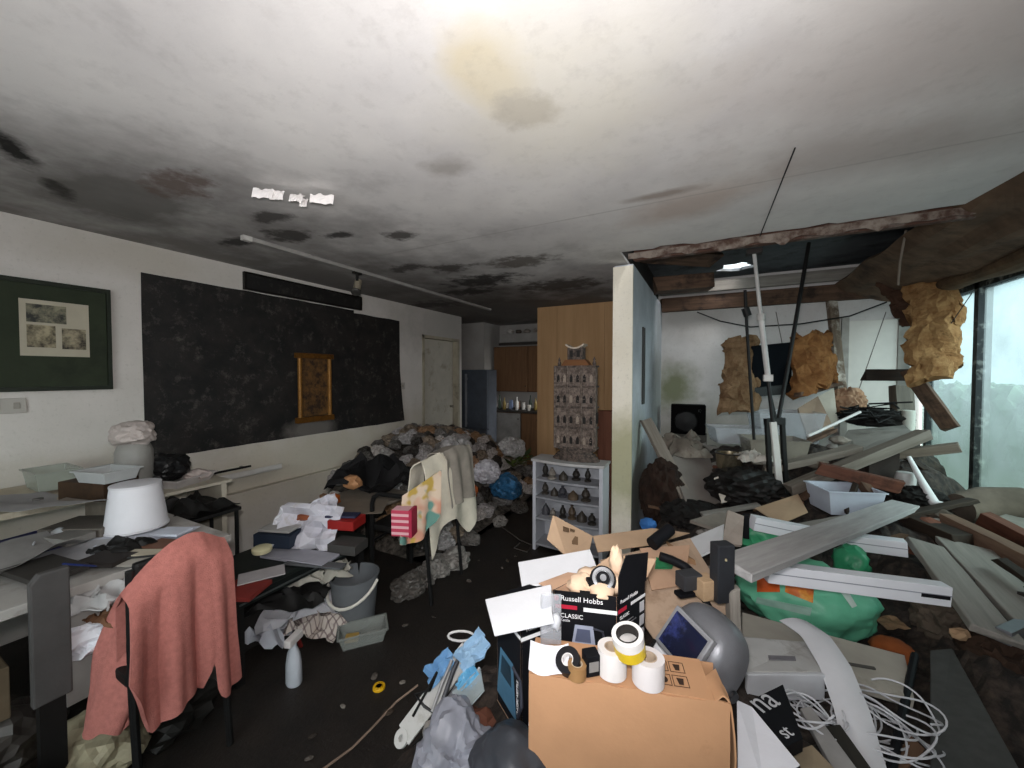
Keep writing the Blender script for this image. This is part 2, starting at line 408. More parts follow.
plank('wall_plate', (-0.55, 5.2, 2.36), (XR, 5.2, 2.36), .07, .17, m_oldwood, 'old brown timber beam along the top of the back wall')
plank('wall_plate', (-0.55, 5.12, 2.53), (XR, 5.12, 2.53), .04, .12, m_greywood, 'grey weathered board above the brown beam on the back wall')
plank('broken_batten', (-.5, 3.5, 2.52), (.05, 3.85, 2.50), .2, .03, m_oldwood, 'broken brown ceiling board over the partition wall', up=(0, .3, 1))
plank('broken_batten', (-.52, 4.2, 2.40), (.02, 4.35, 2.42), .22, .14, m_oldwood, 'thick stub of rotten timber beside the partition top')
# ---------------------------------------------------------------- window wall
m_frame = mat('23282a', 0.6, 0.3, 30, '8f948f', 0.35)
def glass_mat():
    nb = NB('dirty_frosted_glass'); P = nb.pos()
    n1 = nb.noise(P, 2.2, 6, 0.65)
    tr = nb.n('BsdfTranslucent'); tp = nb.n('BsdfTransparent')
    P2 = nb.n('SeparateXYZ', [P])
    algae = nb.ramp(nb.add(P2.outputs[2], nb.n('MapRange', [n1, 0, 1, -.5, .5]).outputs[0]), 1.5, 0.5)
    nb.t.links.new(nb.mix(algae, (0.155, 0.185, 0.188), (0.085, 0.108, 0.098)), tr.inputs[0])
    nb.t.links.new(nb.mix(algae, (0.82, 0.93, 0.94), (0.66, 0.78, 0.73)), tp.inputs[0])
    mx = nb.n('MixShader', [nb.ramp(n1, 0.3, 0.7, 0.35, 0.6), tp.outputs[0], tr.outputs[0]])
    nb.t.links.new(mx.outputs[0], nb.out.inputs[0])
    return nb.m
m_glass = glass_mat()
wd = thing('window_1', 'dirty frosted patio glazing in a dark frame', None, (XR+.06, 3.7, .12), kind='structure'); wd.pop('label', None)
ys = [2.3, 3.36, 4.37, 5.12, YB]
for y in ys[:-1]: MB().b2((XR+.02, y-.028, .12), (XR+.1, y+.028, 2.22)).build('post', m_frame, wd)
MB().b2((XR+.02, 2.3, .12), (XR+.1, YB, .17)).build('sill', m_frame, wd)
MB().b2((XR+.02, 2.3, 2.17), (XR+.1, YB, 2.22)).build('head', m_frame, wd)
for a, b in zip(ys, ys[1:]): MB().b2((XR+.055, a+.02, .15), (XR+.065, b-.02, 2.2)).build('pane', m_glass, wd)
w2 = thing('window_2', None, None, (-.6, -1.87, .85), kind='structure')
for x in (-2.17, -1.13, -.07, .97): MB().b2((x-.03, -1.92, .85), (x+.03, -1.86, 2.15)).build('post', m_frame, w2)
for z in (.88, 2.12): MB().b2((-2.2, -1.92, z-.03), (1.0, -1.86, z+.03)).build('rail', m_frame, w2)
for a, b in ((-2.14, -1.16), (-1.10, -.10), (-.04, .94)): MB().b2((a, -1.893, .91), (b, -1.887, 2.09)).build('pane', m_glass, w2)
# garden beyond the glass
struct('ground', MB().b2((XR+.14, -4, -.3), (XR+7, 42, -.1)), mat('4f504e', 0.9))
random.seed(11)
hb = MB()
for i in range(100): hb.blob((XR+3.4+random.uniform(-.2, .2), -1+i*.42, .30), (.5, .5, .85+random.uniform(0, .12)), i, .2, 3, 3)
hb.build('garden_hedge', mat('526658', 0.9, 0.5, 4), label='pale green hedge growing outside the patio glazing', cat='hedge')
# ---------------------------------------------------------------- door on the left wall
d = thing('door_1', None, None, (XL-.05, 4.55, 0), kind='structure')
m_door = mat('b5afa2', 0.75, 0.12, 5, '8b8272', 0.3)
MB().b2((XL-.11, 4.15, 0), (XL-.075, 4.94, 2.0)).build('leaf', m_door, d)
MB().b2((XL-.11, 4.12, 0), (XL+.012, 4.16, 2.04)).b2((XL-.11, 4.93, 0), (XL+.012, 4.99, 2.04)).b2((XL-.11, 4.12, 2.0), (XL+.012, 4.97, 2.04)).build('door_frame', mat('a39b88', 0.7, 0.2, 6, '6f6757', 0.3), d)
MB().lathe([(.0, 0), (.02, .003), (.012, .02), (.022, .035), (.02, .055), (0, .06)], (XL-.075, 4.86, 1.0), 12, Matrix.Rotation(math.radians(90), 3, 'Y')).build('knob', mat('8a8378', 0.35, metal=.8), d)
# ---------------------------------------------------------------- things on the left wall
def wall_quad(px0, py0, px1, py1, X=XL):
    a = W(px0, py0, X=X); b = W(px1, py1, X=X); return a.y, b.y, b.z, a.z
# green mounted photo collage
g = thing('framed_picture', 'dark green mounted picture with three small sepia photos on the left wall', 'picture', (XL, .6, 1.4))
MB().b2((XL+.003, .10, 1.425), (XL+.022, 1.02, 2.02)).build('mount', mat('2c3423', 0.7, 0.3, 4, '1e2318', 0.5), g, bevel=.002)
fr = MB()
for a, b in (((XL, .08, 1.40), (XL+.034, 1.04, 1.425)), ((XL, .08, 2.02), (XL+.034, 1.04, 2.045)), ((XL, .08, 1.425), (XL+.034, .10, 2.02)), ((XL, 1.02, 1.425), (XL+.034, 1.04, 2.02))): fr.b2(a, b)
fr.build('frame', mat('20261b', 0.5), g)
def mott(h1, h2, s=9, r=.7, lo=.4, hi=.6, metal=0):
    key = ('mott', h1, h2, s, r, lo)
    if key in _M: return _M[key]
    nb = NB('mottled_'+h1); P = nb.pos(True); nb.col(nb.mix(nb.ramp(nb.noise(P, s, 6, .7), lo, hi), hexc(h1), hexc(h2))); nb.rough(r)
    nb.b.inputs['Metallic'].default_value = metal
    _M[key] = nb.m; return nb.m
pr = MB().b2((XL+.022, .665, 1.605), (XL+.025, .94, 1.93)).build('print', mat('b3ab98', 0.8, 0.1), g)
for (y0, y1, za, zb, m_) in ((.69, .845, 1.80, 1.905, mott('2a2c28', '8c8770', 14)), (.69, .80, 1.655, 1.785, mott('3b3426', 'a89d80', 11)), (.825, .925, 1.65, 1.775, mott('2b241b', '9c9278', 12))):
    MB().b2((XL+.025, y0, za), (XL+.0262, y1, zb)).build('photo', m_, pr)
# the big blackened canvas, two lengths of it, lower corner curling off the wall
def canvas_mat():
    nb = NB('blackened_canvas'); P = nb.pos()
    col = nb.mix(nb.ramp(nb.noise(P, 4, 7, .7), .4, .7), hexc('0a0908'), hexc('241f1c'))
    col = nb.mix(nb.ramp(nb.noise(P, 11, 6, .8), .54, .72, 0, .75), col, hexc('5a544f'))
    col = nb.stain(col, P, (XL, 2.46, .96), (9, .24, .10), hexc('6d6863'), .9, rag=.5, nscale=6)
    nb.col(col); nb.rough(.75); nb.bump(nb.noise(P, 18, 5, .7), .5, .01); return nb.m
m_canvas = canvas_mat()
def cv(y0, y1, za, zb, curl):
    def fn(u, v):
        y = y0+(y1-y0)*u; z = za+(zb-za)*v
        b = .012+.006*noise.noise(V((y*3, z*3, 1)))
        k = max(0, (u-.75)/.25)*max(0, (.5-v)/.5)*curl
        return (XL+b+k*.10, y+k*.04, z+k*.02+.006*noise.noise(V((y*5, v*9, 4))))
    return MB().sheet(fn, 30, 16, .006)
cv(1.20, 2.98, .90, 2.20, 0).build('painting_canvas', m_canvas, label='huge blackened mouldy canvas, the longer length, beside the green picture', cat='painting', smooth=True)
cv(2.985, 3.68, .90, 2.17, .5).build('painting_canvas', m_canvas, label='narrower blackened canvas with a lifting lower corner beside the door', cat='painting', smooth=True)
# long dark panorama in a frame above the canvas
q = thing('framed_panorama', 'long narrow dark framed panorama leaning above the black canvas', 'picture', (XL, 2.47, 2.215))
y0, y1, za, zb = 1.87, 3.06, 2.225, 2.345
MB().b2((XL+.002, y0, za), (XL+.02, y1, zb)).build('print', mott('12100f', '4b4642', 12, .6, .55, .8), q)
MB().b2((XL, y0-.015, za-.015), (XL+.035, y1+.015, za)).b2((XL, y0-.015, zb), (XL+.035, y1+.015, zb+.015)).b2((XL, y0-.015, za), (XL+.035, y0, zb)).b2((XL, y1, za), (XL+.035, y1+.015, zb)).build('frame', mat('15120f', .5), q)
# gilt framed icon in front of the canvas
ya, yb, za, zb = 2.30, 2.66, 1.06, 1.68
ic = thing('framed_icon', 'gilt wooden frame holding a brown figure print on the black canvas', 'picture', (XL+.03, (ya+yb)/2, za))
m_gilt = mat('6a4518', .5, .4, 30, '33200d', .4, .2)
MB().b2((XL+.022, ya+.03, za+.03), (XL+.034, yb-.03, zb-.03)).build('print', mott('2a1a0c', '6b4a22', 12), ic)
for y in (ya+.02, yb-.02):
    MB().tube([(XL+.045, y, za+.02), (XL+.045, y, zb-.02)], .019, 10).build('column', mat('94682f', .45, .3, 30, '4a3012', .3, .2), ic, smooth=True)
for z1_, z2_ in ((za-.03, za+.025), (zb-.03, zb+.02)): MB().b2((XL+.02, ya-.02, z1_), (XL+.065, yb+.02, z2_)).build('rail', m_gilt, ic, bevel=.006)
# sockets
for (px, py, lab) in ((6, 406, 'white double socket plate below the green picture'), (402, 386, 'small grey light switch between canvas and door')):
    p = W(px, py, X=XL); s_ = thing('wall_socket' if px < 50 else 'light_switch', lab, 'socket' if px < 50 else 'switch', p-V((0, 0, .043)))
    wy = .07 if px < 50 else .043
    MB().b2(p+V((0, -wy, -.043)), p+V((.012, wy, .043))).build('plate', mat('b0aba3', .5, .1), s_, bevel=.003)
    for k in ((-1, 1) if px < 50 else (0,)): MB().b2(p+V((.012, k*.035-.012, -.018)), p+V((.017, k*.035+.012, .018))).build('rocker', mat('98938a', .5), s_, bevel=.002)
# ceiling track with one spotlight
a = W(246, 236, z=ZC); b = W(475, 300, z=ZC); b = V((a.x, 4.6, ZC))
tr = thing('track_rail', 'grey ceiling light track running along the mouldy ceiling', 'rail', (a.x, (a.y+b.y)/2, ZC-.03))
MB().b2((a.x-.017, a.y, ZC-.028), (a.x+.017, b.y, ZC)).build('rail', mat('97948f', .5, .2), tr, bevel=.003)
MB().b2((a.x-.02, a.y-.025, ZC-.032), (a.x+.02, a.y+.03, ZC)).build('end_cap', mat('c9c6c0', .5), tr, bevel=.003)
c = V((a.x, W(357, 268, X=a.x).y, ZC-.03))
sp = thing('track_spotlight', 'cream cylindrical spotlight hanging from the ceiling track', 'spotlight', c-V((0, 0, .22)))
MB().tube([c+V((0, 0, .0)), c+V((0, 0, -.07))], .012, 8).box(c+V((0, 0, -.005)), (.03, .08, .02)).build('stem', mat('1e1c1b', .5), sp)
R = Euler((math.radians(150), math.radians(-25), 0)).to_matrix()
MB().lathe([(0, -.075), (.026, -.075), (.03, -.07), (.03, .06), (.034, .065), (.034, .075), (.028, .075), (.026, .05), (0, .05)], c+V((0, 0, -.12)), 18, R).build('can', mat('bdb29b', .4, .15), sp, smooth=40)
MB().lathe([(.035, 0), (.040, .004), (.040, .018), (.035, .022)], c+V((0, 0, -.12))+R@V((0, 0, .06)), 18, R).build('bezel', mat('6b6965', .3, metal=.8), sp, smooth=40)
MB().lathe([(0, .01), (.027, 0)], c+V((0, 0, -.12))+R@V((0, 0, .066)), 16, R).build('lens', mat('d9d5c8', .2), sp)
# peeling paint flakes on the ceiling
random.seed(4)
m_flake = mat('f4efec', .7, .1)
for i, (px, py, wx, wy) in enumerate(((263, 185, .09, .03), (277, 187, .06, .03), (297, 190, .06, .06), (322, 191, .11, .025), (304, 195, .035, .04))):
    p = W(px, py, z=ZC-.012)
    def fl(u, v, p=p, wx=wx, wy=wy, i=i):
        a_ = (u-.5)*wx; b_ = (v-.5)*wy*(1-.5*abs(u-.5)+.4*noise.noise(V((u*5, v*3, i))))
        return p + V((a_*.75+b_*.5, a_*.6-b_*.8, -.015-.05*(v**2)+.012*noise.noise(V((u*4, v*4, i*3)))))
    MB().sheet(fl, 10, 5, .0015).build('paint_flake', m_flake, label='white paint flake peeling from the ceiling above the light track', cat='paint flake', group='paint flakes peeling off the ceiling')
# ---------------------------------------------------------------- kitchen end
m_cab = wood('5f4530', '77583d', axis=2)
def cabinet(x0, x1, y0, y1, z0, z1, nd, label, m=m_cab):
    c = thing('kitchen_cabinet', label, 'cabinet', ((x0+x1)/2, (y0+y1)/2, z0))
    MB().b2((x0, y0+.02, z0), (x1, y1, z1)).build('body', mat('5a3b23', .6), c)
    for k in range(nd):
        a = x0+(x1-x0)*k/nd; b_ = x0+(x1-x0)*(k+1)/nd
        dr = MB().b2((a+.004, y0, z0+.01), (b_-.004, y0+.02, z1-.01)).build('door', m, c, bevel=.003)
        MB().lathe([(.006, 0), (.012, -.016), (0, -.02)], (b_-.04, y0, (z0+.1 if z0 > 1 else z1-.1)), 10, Matrix.Rotation(math.radians(-90), 3, 'X')).build('knob', mat('3a2c20', .4), dr)
cabinet(-3.44, -2.77, 5.98, YK-.01, 1.19, 1.98, 1, 'brown wooden wall cupboard above the cluttered counter')
cabinet(-2.765, -2.1, 5.98, YK-.01, 1.19, 1.98, 1, 'brown wall cupboard next to the plywood panel')
cabinet(-3.44, -2.78, 5.72, YK-.01, 0, .85, 1, 'pale grey base unit under the kitchen counter', mat('8f8d89', .6))
cabinet(-2.77, -2.1, 5.72, YK-.01, 0, .85, 2, 'brown base cupboard under the kitchen counter')
MB().b2((-3.46, 5.68, .855), (-2.05, YK, .89)).build('worktop', mat('3c3834', .5, .4, 20), label='dark worktop crowded with jars and crockery', cat='worktop', bevel=.004)
# bulkhead box above the wall cupboards with rubbish on top
MB().b2((-3.3, 5.95, 2.05), (-1.9, YK, 2.20)).build('boxing', mat('8d8a86', .7, .15), label='pale boxed-in duct above the wall cupboards', cat='duct', bevel=.004)
MB().b2((-3.3, 5.91, 2.0), (-1.9, 5.95, 2.04)).build('shelf_strip', mat('3a3632', .6), label='dark strip of wood below the boxed-in duct', cat='strip')
random.seed(9)
for i in range(7):
    x_ = -3.15+i*.16; s_ = random.uniform(.045, .07)
    MB().blob((x_, 6.06+random.uniform(-.03, .03), 2.205+s_*.7), (s_, s_, s_*.7), 40+i, .35, 2.2, 2).build('paper_scrap', mat(random.choice(('8a827a', 'b9b4ae', '4f473f', '97928c')), .8), label='crumpled scrap on top of the boxed-in kitchen duct', cat='scrap', group='scraps on the kitchen duct')
# fridge
fx0, fx1, fy0, fy1, fh = -3.74, -3.20, 5.34, 5.66, 1.57
fg = thing('fridge_freezer', 'dark blue-grey fridge freezer standing past the white door', 'fridge', ((fx0+fx1)/2, (fy0+fy1)/2, 0))
MB().b2((fx0, fy0+.05, .03), (fx1, fy1, fh)).build('body', mat('4c5057', .45, .2), fg, bevel=.006)
MB().b2((fx0, fy0, .60), (fx1, fy0+.045, fh)).build('door', mat('454a52', .45, .2), fg, bevel=.008)
MB().b2((fx0, fy0, .05), (fx1, fy0+.045, .59)).build('freezer_door', mat('454a52', .45, .2), fg, bevel=.008)
MB().b2((fx0+.13, fy0-.03, .62), (fx0+.165, fy0-.012, 1.50)).b2((fx0+.13, fy0-.015, .66), (fx0+.165, fy0, .70)).b2((fx0+.13, fy0-.015, 1.40), (fx0+.165, fy0, 1.44)).build('handle', mat('9a9da2', .35, metal=.5), fg, bevel=.003)
# counter clutter
random.seed(21)
kinds = [('jar', 'd0cdc8', .035, .12), ('bottle', '39463a', .03, .24), ('cup', 'c9c4ba', .04, .09), ('bottle', '8f7a3f', .03, .2), ('carton', '7f8fb0', .04, .16), ('jar', '6b4a35', .04, .13), ('bottle', 'd6d4cf', .032, .22)]
for i in range(15):
    nm, h_, r_, H_ = kinds[i % 7]; x_ = -3.36+i*.078+random.uniform(-.01, .01); y_ = 5.80+(i % 3)*.11; r_ *= .9
    lab = {'jar': 'glass jar with lid on the dark kitchen worktop', 'bottle': 'tall narrow bottle on the dark kitchen worktop', 'cup': 'pale cup on the dark kitchen worktop', 'carton': 'bluish carton on the dark kitchen worktop'}[nm]
    lab = {'39463a': 'dark green ', '8f7a3f': 'amber ', 'd6d4cf': 'white ', 'd0cdc8': 'pale ', '6b4a35': 'brown '}.get(h_, '')+lab
    mb = MB()
    if nm == 'carton': mb.b2((x_-r_*.7, y_-r_*.7, .892), (x_+r_*.7, y_+r_*.7, .892+H_*.8)).prism([(x_-r_*.7, y_-r_*.7, .892+H_*.8), (x_-r_*.7, y_+r_*.7, .892+H_*.8), (x_-r_*.7, y_, .892+H_)], (r_*1.4, 0, 0))
    elif nm == 'bottle': mb.lathe([(0, .003), (r_*.9, 0), (r_, .01), (r_, H_*.6), (r_*.35, H_*.78), (r_*.35, H_*.95), (r_*.42, H_*.95), (r_*.42, H_), (0, H_)], (x_, y_, .892), 12)
    elif nm == 'jar': mb.lathe([(0, .002), (r_, 0), (r_, H_*.75), (r_*.85, H_*.8), (r_*.95, H_*.8), (r_*.95, H_), (0, H_)], (x_, y_, .892), 12)
    else: mb.lathe([(0, .002), (r_*.7, 0), (r_, H_), (r_*.92, H_), (r_*.6, .01), (0, .012)], (x_, y_, .892), 12)
    mb.build(nm, mat(h_, .4), label=lab, cat=nm, group='jars and bottles on the kitchen worktop', smooth=40)
# plywood panel closing off the kitchen
pl = thing('plywood_panel', 'tall plywood panel screening the kitchen with a hanging carved tower before it', 'panel', (-1.55, 4.82, 0))
m_ply = wood('a3805a', 'b8946c', axis=2, scale=4)
for a, b_ in ((-2.08, -1.80), (-1.797, -1.17), (-1.167, -1.03)): MB().b2((a, 4.80, 0), (b_, 4.835, 2.395)).build('board', m_ply, pl)
plank('leaning_board', (-.80, 3.30, .02), (-.80, 3.34, 1.17), .13, .02, wood('4a2b1e', '5f3a2a', axis=0), 'reddish brown board standing beside the cream partition edge', up=(0, -1, 0), cat='board')
# ---------------------------------------------------------------- soft and crumpled shapes
def cloth(name, c, sx, sy, h, seed, m, label, cat, group=None, rz=0, parent=None, tilt=(0, 0), n=18, th=.004, fr=3.0, rag=.25, under=0.0):
    """a limp sheet lying in folds"""
    Mx = frame(c, rz)
    def fn(u, v):
        a = (u-.5); b = (v-.5)
        ed = 1 + rag*noise.noise(V((math.atan2(b, a)*1.3, seed, 2)))
        x_, y_ = a*sx*ed, b*sy*ed
        q = V((x_/sx*fr+seed*1.7, y_/sy*fr+seed, seed*.3))
        z_ = h*(1-1.5*abs(noise.noise(q))) + h*.5*noise.noise(q*2.3)
        z_ = max(z_*(1-.6*(max(abs(a), abs(b))*2)**3), under)
        return Mx @ V((x_+h*.4*noise.noise(q*1.7+V((5, 0, 0))), y_+h*.4*noise.noise(q*1.7), z_+a*tilt[0]+b*tilt[1]))
    return MB().sheet(fn, n, n, th).build(name, m, parent, label, cat, group, smooth=35)
def paper(c, sx, sy, rz, m, label, group=None, tilt=(0, 0), curl=.01, seed=0, name='paper_sheet', cat='paper'):
    Mx = frame(c, rz)
    def fn(u, v):
        a, b = u-.5, v-.5
        return Mx @ V((a*sx, b*sy, a*tilt[0]+b*tilt[1]+curl*(4*a*a+noise.noise(V((u*2+seed, v*2, seed))))))
    return MB().sheet(fn, 8, 6, .0012).build(name, m, label=label, cat=cat, group=group, smooth=True)
def star(c, r, seed, m, label, flat=.45, name='crumpled_paper', cat='paper', group=None, tiltm=None):
    """sheet of crumpled paper standing up in stiff facets"""
    random.seed(seed); n = 7; Mx = tiltm or frame(c, random.uniform(0, 360))
    def fn(u, v):
        a, b = u-.5, v-.5; q = V((u*2.3+seed, v*2.3, seed))
        return Mx @ V((a*r*2, b*r*1.5, r*flat*(1-2.4*abs(noise.noise(q)))+r*.2*noise.noise(q*2.6)))
    return MB().sheet(fn, 9, 8, .0015).build(name, m, label=label, cat=cat, group=group)
m_black = mat('141312', .6, .3, 12); m_blackmetal = mat('181818', .45, .2, 20)
m_paper = mat('c4c3cb', .8, .08, 14, 'a8a49c', .2); m_paperw = mat('dcdce2', .8, .06)
# ---------------------------------------------------------------- desk by the left wall
dk = thing('writing_desk', 'dirty white desk buried in papers under the green picture', 'desk', (-2.4, .45, 0))
m_desk = mat('a8a49f', .6, .15, 6, '6d665e', .35)
MB().b2((-2.78, -.45, .70), (-2.02, 1.0, .735)).build('desk_top', m_desk, dk, bevel=.004)
MB().b2((-2.06, .47, .30), (-2.04, .97, .70)).build('front_panel', m_desk, dk)
for y in (-.43, .96): MB().b2((-2.76, y, 0), (-2.05, y+.025, .70)).build('side_panel', mat('8b8782', .6, .15), dk)
hs = thing('back_shelf', 'cream plank shelf behind the desk along the wall', 'shelf', (-3.0, .4, 0))
MB().b2((-3.42, -.45, .845), (-2.80, .95, .875)).build('plank', mat('b3a793', .7, .2, 6, '6b5f50', .35), hs, bevel=.003)
for y in (-.4, .88): MB().b2((-3.40, y, 0), (-2.84, y+.03, .845)).build('side', mat('9b9083', .7), hs)
# grey moulded panel standing in front of the desk
M_ = frame((-1.98, .43, 0), 0)
gp = MB()
pts = [(0, -.055, .40), (0, .035, .40), (0, .035, .84), (0, -.035, .84), (0, -.055, .81)]
gp.prism([M_ @ V(p) for p in pts], (.03, 0, 0)).build('chair_back', mat('4c4a49', .55, .2), label='rounded dark grey plastic panel standing against the white desk', cat='panel', bevel=.006)
MB().b2((-2.0, .39, 0), (-1.96, .45, .40)).b2((-2.0, .30, .0), (-1.96, .56, .03)).build('panel_stand', m_black, label='black frame below the rounded grey panel', cat='frame')
random.seed(31)
# things on the back shelf
def tub(c, sx, sy, h, m, label, cat='tub', rz=0, taper=.85, name='plastic_tub', group=None, lip=.008, th=.003, tilt=(0, 0)):
    Mx = frame(c, rz, tilt[0], tilt[1]); t = thing(name, label, cat, c, group)
    def rect(k, z, d=0): return [Mx @ V((a*(sx/2*k-d), b*(sy/2*k-d), z)) for a, b in ((-1, -1), (1, -1), (1, 1), (-1, 1))]
    R = [rect(taper, 0), rect(1, h), rect(1, h, th), rect(taper, th, th)]
    vs = [p for r in R for p in r]; fs = [(3, 2, 1, 0), (12, 13, 14, 15)]
    for i in range(3): fs += [(i*4+k, i*4+(k+1) % 4, i*4+4+(k+1) % 4, i*4+4+k) for k in range(4)]
    MB().add(vs, fs).build('shell', m, t, bevel=min(sx, sy)*.03)
    a = rect(1, h-.004, -lip); b_ = rect(1, h+.003, -lip); c_ = rect(1, h+.003, th); d_ = rect(1, h-.004, 0)
    vs = a+b_+c_+d_; fs = []
    for i in range(4):
        j = (i+1) % 4; fs += [(i*4+k, i*4+(k+1) % 4, j*4+(k+1) % 4, j*4+k) for k in range(4)]
    MB().add(vs, fs).build('rim', m, t)
    return t
p = W(52, 484, z=.88); p.x = min(p.x, -2.85)
tub(W(52, 487, z=.88), .24, .16, .10, clear('a9aea2', .55), 'cloudy clear plastic tub on the back shelf')
MB(frame(W(100, 496, z=.88), 20)).b2((-.13, -.08, 0), (.13, .08, .09)).build('brown_box', mat('3f2d1d', .7, .4, 9, '1d140d', .5), label='dark brown box supporting a grey lid on the back shelf', cat='box', bevel=.004)
tub(W(108, 480, z=.973), .20, .15, .055, mat('a7a9a8', .5, .1), 'pale grey tray stacked on the dark brown box', rz=15)
paper(W(40, 503, z=.90), .62, .30, 12, mat('9d9b9b', .85, .15, 8), 'large grey creased paper sheet spread over the back shelf', tilt=(.02, -.05), curl=.02, seed=3)
MB().lathe([(0, .0), (.017, 0), (.017, .008), (.006, .010), (0, .010)], W(38, 500, z=.935), 14).build('small_disc', mat('4a4744', .5), label='dark round disc on the large grey paper', cat='disc')
MB(frame(W(72, 513, z=.845)+V((.22, 0, .0)), -78)).b2((-.20, -.012, 0), (.20, .012, .012)).build('dark_strip', mat('3d3833', .6), label='dark flat strip lying at the edge of the cream shelf', cat='strip') if False else None
# the wrapped jar, black bag and tray
p = W(135, 480, z=.88)
jar = thing('wrapped_jug', 'grey jug with a crumpled pale bag on its top by the black canvas', 'jug', p)
MB().lathe([(0, 0), (.075, 0), (.085, .02), (.085, .17), (.07, .21), (.06, .22), (0, .22)], p, 18).build('jug', mat('8d8b86', .5, .15), jar, smooth=40)
MB().crumple(p+V((.0, .0, .27)), (.105, .10, .075), 3, .25, 1.6, 4).build('bag', mat('b5aaa4', .6, .2, 10), jar)
p = W(170, 484, t=2.42)
MB().b2((p.x-.25, p.y-.17, .0), (p.x+.2, p.y-.14, p.z-.018)).b2((p.x-.25, p.y+.19, .0), (p.x+.2, p.y+.22, p.z-.018)).b2((p.x-.27, p.y-.18, p.z-.018), (p.x+.22, p.y+.24, p.z)).build('side_stand', mat('b9b2a2', .6, .15), label='narrow pale stand at the desk end below the black canvas', cat='stand')
tub(p+V((.0, .02, 0)), .34, .26, .05, clear('cfc9c6', .6), 'shallow clear tray holding a black bag beside the jug', rz=20)
MB().crumple(p+V((-.02, -.03, .105)), (.16, .12, .09), 8, .3, 1.6, 4).build('black_bag', mat('1b1b1c', .45, .3), label='crumpled black plastic bag lying in the clear tray', cat='bag')
MB().blob(p+V((.10, .10, .05)), (.06, .06, .035), 9, .3, 2.2, 2).build('paper_wad', mat('b9aca6', .7), label='pinkish paper wad beside the black bag in the tray', cat='wad')
# lampshade
p = W(137, 527, z=.752)
ls = thing('lampshade', 'plain white tapered lampshade standing on the desk papers', 'lampshade', p)
MB().lathe([(.118, 0), (.092, .215), (.089, .215), (.115, 0)], p, 28).build('shade', mat('d9d8dc', .6, .05), ls, smooth=40)
MB().lathe([(.115, .0), (.121, .002), (.121, .008), (.115, .010)], p, 28).build('rim', mat('cfced2', .6, .05), ls, smooth=40)
MB().lathe([(.087, .205), (.095, .207), (.095, .216), (.087, .218)], p, 28).build('top_rim', mat('cfced2', .6, .05), ls, smooth=40)
# loose things on the desk
papers = [(150, 537, .30, .21, 30, 'c9cdd8', 'bluish white paper stack edge under the lampshade'), (100, 548, .30, .21, -20, 'b7b9c2', 'pale sheet half under the lampshade papers'), (60, 552, .34, .22, 40, 'a3a2a5', 'grey sheet beside the navy folder'), (125, 560, .24, .10, 25, 'aaa59c', 'cream strip of paper on the desk front edge')]
for i, (px, py, a, b_, r_, h_, lab) in enumerate(papers):
    paper(W(px, py, z=.742+.004*i), a, b_, r_, mat(h_, .8, .1, 10), lab, seed=i, curl=.006)
MB(frame(W(25, 548, z=.742), 12)).b2((-.17, -.11, 0), (.17, .11, .016)).build('folder', mat('2f3058', .5, .25), label='navy blue folder lying on the desk corner', cat='folder', bevel=.003)
MB(frame(W(90, 532, z=.742), 30)).b2((-.14, -.09, 0), (.14, .09, .05)).build('cardboard_pack', mat('5d5750', .7, .3), label='flat grey-brown pack behind the navy folder', cat='pack', bevel=.005)
cloth('black_cloth', W(122, 550, z=.748), .2, .13, .05, 5, m_black, 'small black cloth bundle on the desk front edge', 'cloth', rz=20)
MB().blob(W(60, 533, z=.77), (.035, .03, .025), 2, .1, 1, 2).build('glass_ball', mat('d9dde0', .15, .1, metal=.4), label='shiny silver ball ornament on the desk', cat='ornament', smooth=True)
paper(W(105, 497, z=.885), .3, .12, 35, mat('8e867c', .8), 'brownish sheet beside the brown box on the shelf', seed=9)
paper(W(15, 560, z=.76), .3, .3, 10, mat('85827f', .8, .2), 'grey crumpled sheet on the desk behind the rounded panel', seed=4, curl=.04)
star(None, .075, 6, m_paperw, 'white paper sheet hanging below the desk front', .35, 'paper_sheet', 'paper', None, basis(W(84, 640, X=-1.99), (.25, .95, 0), (-.25, 0, .9)))
cloth('brown_paper', W(115, 617, t=1.45), .16, .12, .04, 7, mat('6b4b35', .8), 'crumpled brown paper beside the hanging white sheet', 'paper', rz=10)
cloth('paper_heap', W(90, 603, t=1.42), .22, .12, .06, 12, mat('a9a7a6', .8, .2), 'grey torn papers sliding down the desk front', 'paper', rz=35, tilt=(.02, .05))
# small black folding table beyond the desk
p = W(190, 512, t=2.24)
ft = thing('folding_table', 'small black folding table beside the lampshade', 'table', (p.x, p.y, 0))
MB(frame((p.x, p.y+.02, 0), 0)).b2((-.17, -.10, p.z-.025), (.15, .18, p.z-.005)).build('top', m_black, ft, bevel=.004)
for a in (-.15, .14):
    for b_ in (-.08, .16): MB(frame((p.x-.01, p.y+.02, 0), 0)).b2((a-.008, b_-.008, 0), (a+.008, b_+.008, p.z-.025)).build('leg', m_blackmetal, ft)
cloth('black_jacket', p+V((-.02, 0, 0)), .36, .32, .09, 21, m_black, 'black garment heaped on the small folding table', 'garment', rz=10)
